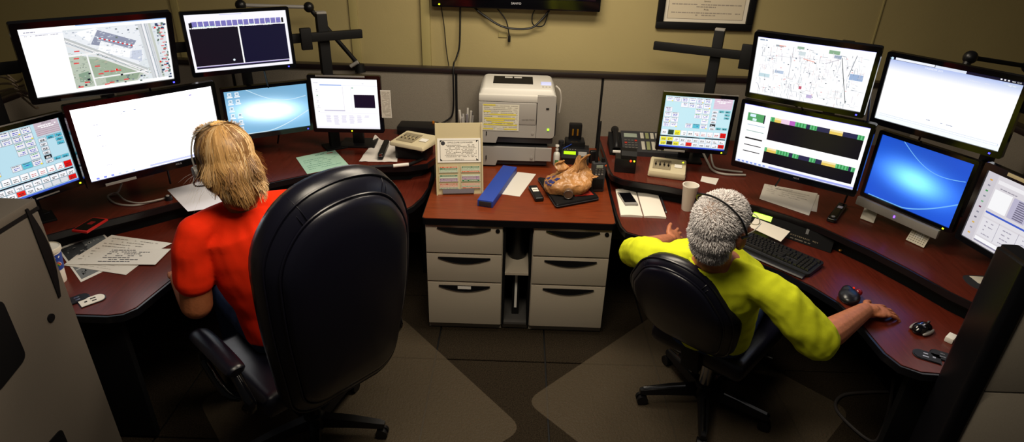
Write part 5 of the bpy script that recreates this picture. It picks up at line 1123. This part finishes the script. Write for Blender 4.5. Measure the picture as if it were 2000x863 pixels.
# ---- right workstation
a, b = P(1200, 303, ZU), P(1322, 309, ZU); ax = b - a; q = thing('desk_phone', 'black multi-line desk phone with grey button strips against the partition', 'phone', tuple(a), math.atan2(ax.y, ax.x)); W_ = ax.length; D_ = .21
sl = lambda y: .03 + y * .32
MB().prism([(0, 0), (D_, 0), (D_, sl(D_)), (0, sl(0))], .05, W_ + .02, 'yz').build('housing', DKGREY, q, False)
m = MB(); m.prism([(.0, 0), (D_, 0), (D_, sl(D_) - .012), (0, sl(0) - .012)], -.03, .048, 'yz'); m.build('cradle', MATTE, q, False)
MB().tube([(.01, .01, sl(0) + .01), (.01, .05, sl(.05) + .028), (.01, .16, sl(.16) + .028), (.01, .2, sl(.2) + .01)], lambda t: .026 - .009 * math.sin(math.pi * t), 12, True, 5).build('handset', BLACK, q); MB().box((.01, -.012, .03), (.05, .012, .014), .003).build('white_tag', WHITE, q)
sm = math.atan(.32)
for r_ in range(4):
    for k in range(4): MB().box((.075 + k * .022, .035 + r_ * .024, sl(.035 + r_ * .024) + .003), (.016, .012, .006), .001, rx=sm).build('key', mat('red_key', 'b03020', .4) if (r_, k) in ((2, 0), (3, 3)) else GREYM, q)
MB().box((.11, .16, sl(.16) + .002), (.085, .04, .004), .001, rx=sm).build('display', mat('grey_lcd', '8a9488', .3), q)
for k in range(6):
    x = .185 + k * .033
    for y0, L in ((.06, .085), (.16, .06)): MB().box((x, y0, sl(y0) + .003), (.022, L, .006), .001, rx=sm).build('button_strip', mat('pale_strip', 'aaa69a', .5) if k % 3 != 1 else mat('olive_strip', '7c8058', .5), q)
c = P(1222, 338, ZU); q = thing('radio_charger', 'black charging base with red and yellow lamps at front of desk phone', 'charger', (c.x, c.y + .05, ZU), R(-8)); MB().box((0, 0, .045), (.125, .10, .09), .008).build('base', BLACK, q); MB().prism([(-.05, .09), (.05, .09), (.05, .125), (-.02, .13), (-.05, .11)], -.03, .06, 'yz').build('upper_block', MATTE, q, False)
MB().ell((.028, -.052, .08), (.006, .004, .006)).build('red_lamp', RLED, q); MB().ell((.048, -.052, .08), (.005, .004, .005)).build('yellow_lamp', YLED, q)
cable('white_cable', [P(x, y, ZU + z) for x, y, z in ((1372, 296, .06), (1383, 318, .01), (1392, 332, .008), (1415, 340, .008), (1456, 342, .008))], .007, 'white cable curving on desk below pale button screen', WCABLE); cable('white_cable', [P(x, y, ZU + z) for x, y, z in ((1388, 296, .06), (1391, 316, .01), (1398, 328, .008), (1425, 333, .008), (1450, 336, .008))], .006, 'second white cable behind the curving one', WCABLE)
c = P(1341, 409, ZL); q = thing('foam_cup', 'tall white foam cup standing on right lower desk', 'cup', tuple(c)); MB().lathe([(.0285, 0), (.030, .003), (.0425, .145), (.0455, .148), (.0455, .154), (.041, .153), (.0385, .13), (.0295, .012)], n=36).build('cup_body', FOAM, q)
paper('index_card', 'small white card on right shelf beside the foam cup', 'card', [(1371, 344), (1404, 349), (1398, 361), (1368, 354)], ZU + E_, 'd8d2c8')
c_ = [P(x, y, ZL) for x, y in ((1202, 372), (1281, 375), (1300, 427), (1212, 423))]; ctr = sum(c_, V()) / 4; q = thing('notebook', 'open white notebook on the right lower desk', 'notebook', tuple(ctr)); f = bil([p - ctr for p in c_])
for k in range(2):
    m = MB(); m.rings([[f(.5 * k + .5 * u, v, 0), f(.5 * k + .5 * u, v, .012 + .004 * math.sin(math.pi * u))][::1] + [] for u in ()] or [[f(.5 * k + .02 * (k) + .49 * t, 0, 0), f(.5 * k + .02 * k + .49 * t, 0, .010 + .004 * math.sin(math.pi * t)), f(.5 * k + .02 * k + .49 * t, 1, .010 + .004 * math.sin(math.pi * t)), f(.5 * k + .02 * k + .49 * t, 1, 0)] for t in [i / 8 for i in range(9)]]); m.build('page_block', mat('notebook_page', 'e6e0d4', .8), q)
q, w1, h1 = slab('mobile_phone', 'black and silver phone lying on open notebook', 'phone', [(1211, 374), (1236, 374), (1241, 398), (1216, 399)], ZL + .0145, .009, None); MB().box((0, 0, .0045), (w1, h1, .009), .003).build('case', SILVER, q); MB().box((0, .004, .0094), (w1 * .9, h1 * .74, .0008)).build('glass', GLOSS, q, False)
a, b = P(1291, 386, ZL + .006), P(1301, 414, ZL + .006); q = thing('pen', 'grey pen lying along the notebook edge', 'pen', tuple(a)); MB().cyl((0, 0, 0), tuple(b - a), .0055).build('barrel', DKGREY, q); MB().cyl(tuple((b - a)), tuple((b - a) * 1.06), .005, .001).build('tip', SILVER, q)
# keyboard
a, b = P(1611, 514, ZL + .02), P(1461, 452, ZL + .02); ax = (a - b).normalized(); q = thing('keyboard', 'full-size black keyboard on right lower desk', 'keyboard', (a.x, a.y, ZL), math.atan2(ax.y, ax.x)); KW, KD = .46, .165
m = MB(); kp = round_poly([(-KW, -KD), (0, -KD), (0, 0), (-KW, 0)], .02, 5); m.rings([[V((x, y, z + (y + KD) * .06)) for x, y in kp] for z in (.0, .012)] + [[V((x * .995 - .001, y * .985 - .001, .017 + (y + KD) * .06)) for x, y in kp]]); m.build('body', BLACK, q)
MB().tube([(-KW + .01, -KD - .018, .0085), (-KW * .5, -KD - .022, .0085), (-.01, -KD - .018, .0085)], .022, 10, True, 4, .35).build('wrist_rest', BLACK, q)
km = {}
def key(x, y, w_, m_=None):
    k_ = round(w_, 3)
    if k_ not in km:
        mm = MB(); mm.rings([[V((sx * (w_ / 2 - a), sy * (.0085 - a), z)) for sx, sy in ((-1, -1), (1, -1), (1, 1), (-1, 1))] for a, z in ((0, 0), (.0025, .008))]); o = mm.build('key', mat('key_plastic', '1a1a1e', .32), q, False); km[k_] = o.data
    else: o = link(bpy.data.objects.new('key', km[k_]), q)
    o.location = (x, y, .0185 + (y + KD) * .06)
rows = [[1] * 13 + [2], [1.5] + [1] * 12 + [1.5], [1.75] + [1] * 11 + [2.25], [2.25] + [1] * 10 + [2.75], [1.25, 1.25, 1.25, 6.25, 1.25, 1.25, 1.25, 1.25]]
for r_, row in enumerate(rows):
    x = -KW + .018; y = -.052 - r_ * .0193
    for w_ in row: key(x + w_ * .0193 / 2, y, w_ * .0193 - .0015); x += w_ * .0193
    for k in range(3):
        if r_ in (0, 1, 4) or (r_ == 3 and k == 1): key(-.147 + k * .0193, y, .0178)
    for k in range(4): key(-.083 + k * .0193, y, .0178)
for k in range(12): key(-KW + .055 + k * .0193 + (k // 4) * .012, -.026, .0165)
for k in range(5): key(-.14 + k * .03, -.026, .0165)
MB().ell((-KW * .55, -.012, .025), (.006, .004, .003)).build('badge', SILVER, q)
paper('index_card', 'white card leaning over the black keyboard', 'card', [(1475, 426), (1543, 452), (1525, 472), (1463, 443)], ZL, 'd8d0c2', zs=(ZL + .055, ZL + .055, ZL + .035, ZL + .035), thick=.001)
# console radio in the step
tl, tr, br, bl = P(1462, 399, .822), P(1634, 456, .822), P(1622, 494, .742), P(1448, 436, .742); ctr = (bl + br) / 2; q = thing('console_radio', 'black console radio under right shelf with green display strip', 'radio', tuple(ctr)); c_ = [p - ctr for p in (tl, tr, br, bl)]; nn = (c_[3] - c_[0]).cross(c_[1] - c_[0]).normalized(); nn = nn if nn.y < 0 else -nn
bk = V((.02, .03, 0)) ; m = MB(); m.rings([[p for p in c_], [p + nn * .0 - nn * .02 for p in c_]]); m.build('faceplate', mat('deep_black', '030305', .7, spec=.1), q, False)
F = lambda u, v, l: (c_[0] * (1 - u) + c_[1] * u) * (1 - v) + (c_[3] * (1 - u) + c_[2] * u) * v + nn * l
def fb(u0, v0, u1, v1, nm, m_, l=.003): mm = MB(); mm.rings([[F(u, v, k) for u, v in ((u0, v0), (u1, v0), (u1, v1), (u0, v1))] for k in (0, l)]); mm.build(nm, m_, q, False)
fb(.09, .18, .31, .50, 'display', LCD); fb(.17, -.02, .53, .10, 'label_strip', SILVER); fb(.70, .15, .73, .5, 'slot', DKGREY)
s = Sheet(lambda u, v, l: F(u, v, .001 + l), 2.2, .0006); s.text('SYSTEMAX  901', .70, .78, .07, '7a6e5c'); s.scrib(.56, .78, .90, .05, '5a544c'); s.build('lettering', PRINT, q)
tag(MB().ell(tuple(P(1641, 489, ZL + .008)), (.009, .007, .007)).build('brass_button', mat('brass', 'a07030', .3, metal=.7)), 'small brass knob on desk at right end of console radio', 'knob')
# loose papers
paper('paper_sheet', 'lower of the loose pale sheets on right shelf', 'paper', [(1500, 363), (1600, 381), (1595, 414), (1495, 392)], ZU + E_, 'c8c0b4', hand_rows(4, 'b0a8a0'), group='loose sheets on the right shelf')
paper('paper_sheet', 'upper of the loose pale sheets, with faint print', 'paper', [(1493, 359), (1597, 378), (1580, 421), (1483, 388)], ZU + .0022, 'cdc6ba', hand_rows(5, 'a8a098', v0=.08, v1=.6), group='loose sheets on the right shelf')
a, b = P(1622, 435, ZU), P(1645, 404, ZU); ax = b - a; q = thing('remote_clicker', 'small black remote with white and blue glints on right shelf', 'remote', tuple((a + b) / 2), math.atan2(ax.y, ax.x)); MB().box((0, 0, .012), (ax.length, .045, .024), .009, seg=3).build('body', GLOSS, q); MB().box((ax.length * .22, 0, .0245), (.03, .024, .002), .001).build('window', mat('pale_window', 'c8c8e0', .2), q); MB().box((ax.length * .44, 0, .02), (.01, .02, .008), .002).build('blue_tip', BLUE, q); MB().cyl((-ax.length * .38, 0, .022), (-ax.length * .38, 0, .027), .009).build('round_button', SILVER, q)
q = paper('paper_card', 'grey card held in a chrome binder clip by the blue wallpaper screen', 'card', [(1690, 402), (1717, 408), (1706, 436), (1680, 426)], ZU, 'c4beb2', hand_rows(3, 'a8a298'), zs=(ZU + .05, ZU + .05, ZU + .004, ZU + .004))
c = P(1705, 400, ZU + .055); cl = thing('binder_clip', 'chrome binder clip gripping the grey card', 'clip', tuple(c)); MB().ell((0, 0, .002), (.014, .010, .016)).build('clip_body', CHROME, cl); MB().tube([(-.012, 0, -.005), (-.006, -.01, -.02), (.006, -.01, -.02), (.012, 0, -.005)], .0025, 6, True, 4).build('clip_lever', CHROME, cl)
def cal(s):
    s.rect(0, 0, 1, .36, '2450a8', 1); s.text('2013', .5, .2, .08, '183878'); s.scrib(.3, .7, .43, .03, 'b06048')
    for r_ in range(5):
        for k in range(7): s.rect(.06 + k * .13, .5 + r_ * .095, .13 + k * .13, .54 + r_ * .095, '8a8478', 1.6)
paper('calendar_card', 'small month calendar with blue header leaning on monitor lip', 'calendar', [(1793, 430), (1828, 446), (1804, 484), (1769, 468)], ZU, 'd0c8b8', cal, zs=(ZU + .075, ZU + .075, ZU + .004, ZU + .004))
# trackball, mouse
c = P(1657, 584, ZL); q = thing('trackball_mouse', 'black trackball mouse with a red ball beside the keyboard', 'mouse', tuple(c), R(-28)); m = MB(); m.ell((0, 0, .014), (.045, .062, .030), None, 24); m.ell((-.012, .03, .018), (.026, .036, .028), None, 20); o = remesh(m, .004, 4, 'mouse_body', mat('satin_black', '15151c', .3), q)
for v in o.data.vertices: v.co.z = max(v.co.z, .0005)
MB().ell((.032, .036, .026), (.016, .016, .016)).build('ball', mat('dark_red_ball', '781018', .12), q); MB().box((.012, .058, .028), (.008, .016, .006), .002).build('red_button', RED, q)
c = P(1799, 646, ZL); q = thing('computer_mouse', 'glossy black mouse with silver sides near desk outlets', 'mouse', tuple(c), R(-60)); m = MB(); m.ell((0, 0, .012), (.032, .052, .024), None, 24); m.ell((0, -.012, .014), (.030, .036, .026), None, 20); o = remesh(m, .004, 4, 'mouse_body', GLOSS, q)
for v in o.data.vertices: v.co.z = max(v.co.z, .0005)
for s_ in (-1, 1): MB().ell((s_ * .027, 0, .010), (.010, .040, .010)).build('side_grip', SILVER, q)
MB().box((0, -.004, .0375), (.016, .028, .003), .001).build('badge', CHROME, q); MB().cyl((-.003, .036, .030), (.003, .036, .030), .008).build('scroll_wheel', DKGREY, q)
c = P(1858, 668, ZL); q = thing('plug_adapter', 'white plug piece half hidden behind near right post', 'adapter', (c.x, c.y + .01, ZL), R(40)); MB().box((0, 0, .012), (.05, .03, .024), .005).build('housing', WHITE, q); MB().box((-.02, -.016, .012), (.006, .002, .01)).build('slot', MATTE, q, False)
c_ = [P(x, y, ZU) for x, y in ((1876, 538), (1930, 540), (1925, 572), (1890, 556))]; ctr = sum(c_, V()) / 4; pl = round_poly([tuple((p - ctr).to_2d()) for p in c_], .03); q = thing('mouse_pad', 'dark mouse pad at right shelf end by near post', 'mouse pad', tuple(ctr)); MB().prism(pl, 0.0005, .004).build('pad', DKGREY, q, False)
paper('paper_sheet', 'white triangle of paper on dark mouse pad', 'paper', [(1893, 539), (1925, 541), (1920, 556), (1911, 553)], ZU + .0045, 'cfc8b8')
# desk power outlets
def outlet(px, py, rz, m_, label):
    c = P(px, py, ZL); q = thing('desk_outlet', label, 'outlet', (c.x, c.y, ZL + .0005), R(rz)); pl = [(-.028, -.04), (.028, -.04)] + [(.028 * math.cos(t), .028 + .022 * math.sin(t)) for t in [math.pi * i / 10 for i in range(11)]]
    MB().prism(offset_poly(pl, .004), 0, .003).build('bezel', GLOSS, q); MB().prism(pl, 0, .005).build('plate', m_, q, False)
    for x, y, a, b in ((-.010, .010, .007, .02), (.010, .010, .007, .016), (0, -.018, .010, .01)): MB().box((x, y, .005), (a, b, .0016)).build('slot', MATTE if m_ is WHITE else CHROME, q, False)
outlet(178, 588, -42, WHITE, 'white outlet plate in the left desk corner'); outlet(146, 587, -42, BLACK, 'black outlet plate in the left desk corner')
outlet(1813, 697, 60, BLACK, 'black outlet plate on the right desk end, nearer the mouse'); outlet(1846, 698, 60, BLACK, 'black outlet plate half behind the near right post')
# cables behind the screens
for k, (pts, lb) in enumerate((([(-1.70, 2.76, 1.44), (-1.76, 2.84, 1.30), (-1.80, 2.9, 1.02), (-1.84, 2.96, .86)], 'black cable behind the aerial map screen'), ([(-1.38, 3.30, 1.40), (-1.42, 3.42, 1.26), (-1.46, 3.58, 1.0), (-1.5, 3.62, .86)], 'black cable below the two dark panes screen'), ([(1.40, 2.9, 1.44), (1.44, 3.02, 1.3), (1.5, 3.14, 1.0), (1.5, 3.2, .86)], 'black cable below the street map screen'), ([(1.93, 2.76, 1.36), (2.0, 2.88, 1.25), (2.1, 2.94, 1.0), (2.14, 2.98, .86)], 'black cable below the white web page screen'), ([(1.58, 2.7, 1.56), (1.7, 2.85, 1.35), (1.78, 2.95, 1.1), (1.8, 3.0, .86)], 'black cable between the two upper right screens'))):
    cable('video_cable', pts, .005, lb)
for k in range(5): cable('loose_cable', [on(-6, 132 + 16 * k, 2.75), on(14 + 5 * k, 146 + 9 * k, 2.72), on(34 + 3 * k, 160 + 8 * k, 2.76), on(52 + 4 * k, 150 + 15 * k, 2.74), on(66 + 2 * k, 178 + 8 * k, 2.8)], .005, ('topmost', 'second highest', 'middle', 'second lowest', 'lowest')[k] + ' brown-grey cable in the tangle left of the aerial map screen', mat('taupe_cable', '8a7a66', .5), 6); bpy.context.scene.collection.objects[-1]['group'] = 'tangled cables at the left edge'
cable('floor_cable', [P(x, y, .012) for x, y in ((1735, 765), (1690, 766), (1645, 772), (1632, 795), (1660, 830), (1705, 862), (1725, 835), (1738, 790), (1745, 740))], .008, 'dark grey cable looping on the floor under the right desk', mat('grey_cable', '3a3636', .5))
# chair mats
MATM = bpy.data.materials.new('clear_vinyl'); MATM.use_nodes = True; nt = MATM.node_tree; b = nt.nodes['Principled BSDF']; b.inputs['Base Color'].default_value = (.22, .17, .11, 1); b.inputs['Roughness'].default_value = .42; b.inputs['Alpha'].default_value = .12; b.inputs['Specular IOR Level'].default_value = .28
tc = nt.nodes.new('ShaderNodeTexCoord'); vz_ = nt.nodes.new('ShaderNodeTexNoise'); vz_.inputs['Scale'].default_value = 90; bp = nt.nodes.new('ShaderNodeBump'); bp.inputs['Strength'].default_value = .8; bp.inputs['Distance'].default_value = .01
nt.links.new(tc.outputs['Object'], vz_.inputs['Vector']); nt.links.new(vz_.outputs[0], bp.inputs['Height']); nt.links.new(bp.outputs[0], b.inputs['Normal'])
def chair_mat(c, e, w_, l_, label, sgn):
    c = V(c).to_2d(); e = (V(e).to_2d() - c).normalized(); n = V((-e.y, e.x)) * sgn
    pl = round_poly([tuple(c), tuple(c + e * w_), tuple(c + e * w_ + n * l_), tuple(c + n * l_)], .09)
    o = MB().prism(pl, .0005, .004).build('chair_mat', MATM, None, False); tag(o, label, 'floor mat')
chair_mat(P(1022, 838, 0), P(860, 690, 0), 1.15, 1.15, 'clear textured chair mat under the executive chair', 1)
chair_mat(P(1026, 784, 0), P(1150, 701, 0), 1.2, 1.15, 'clear textured chair mat under the chrome-legged chair', -1)
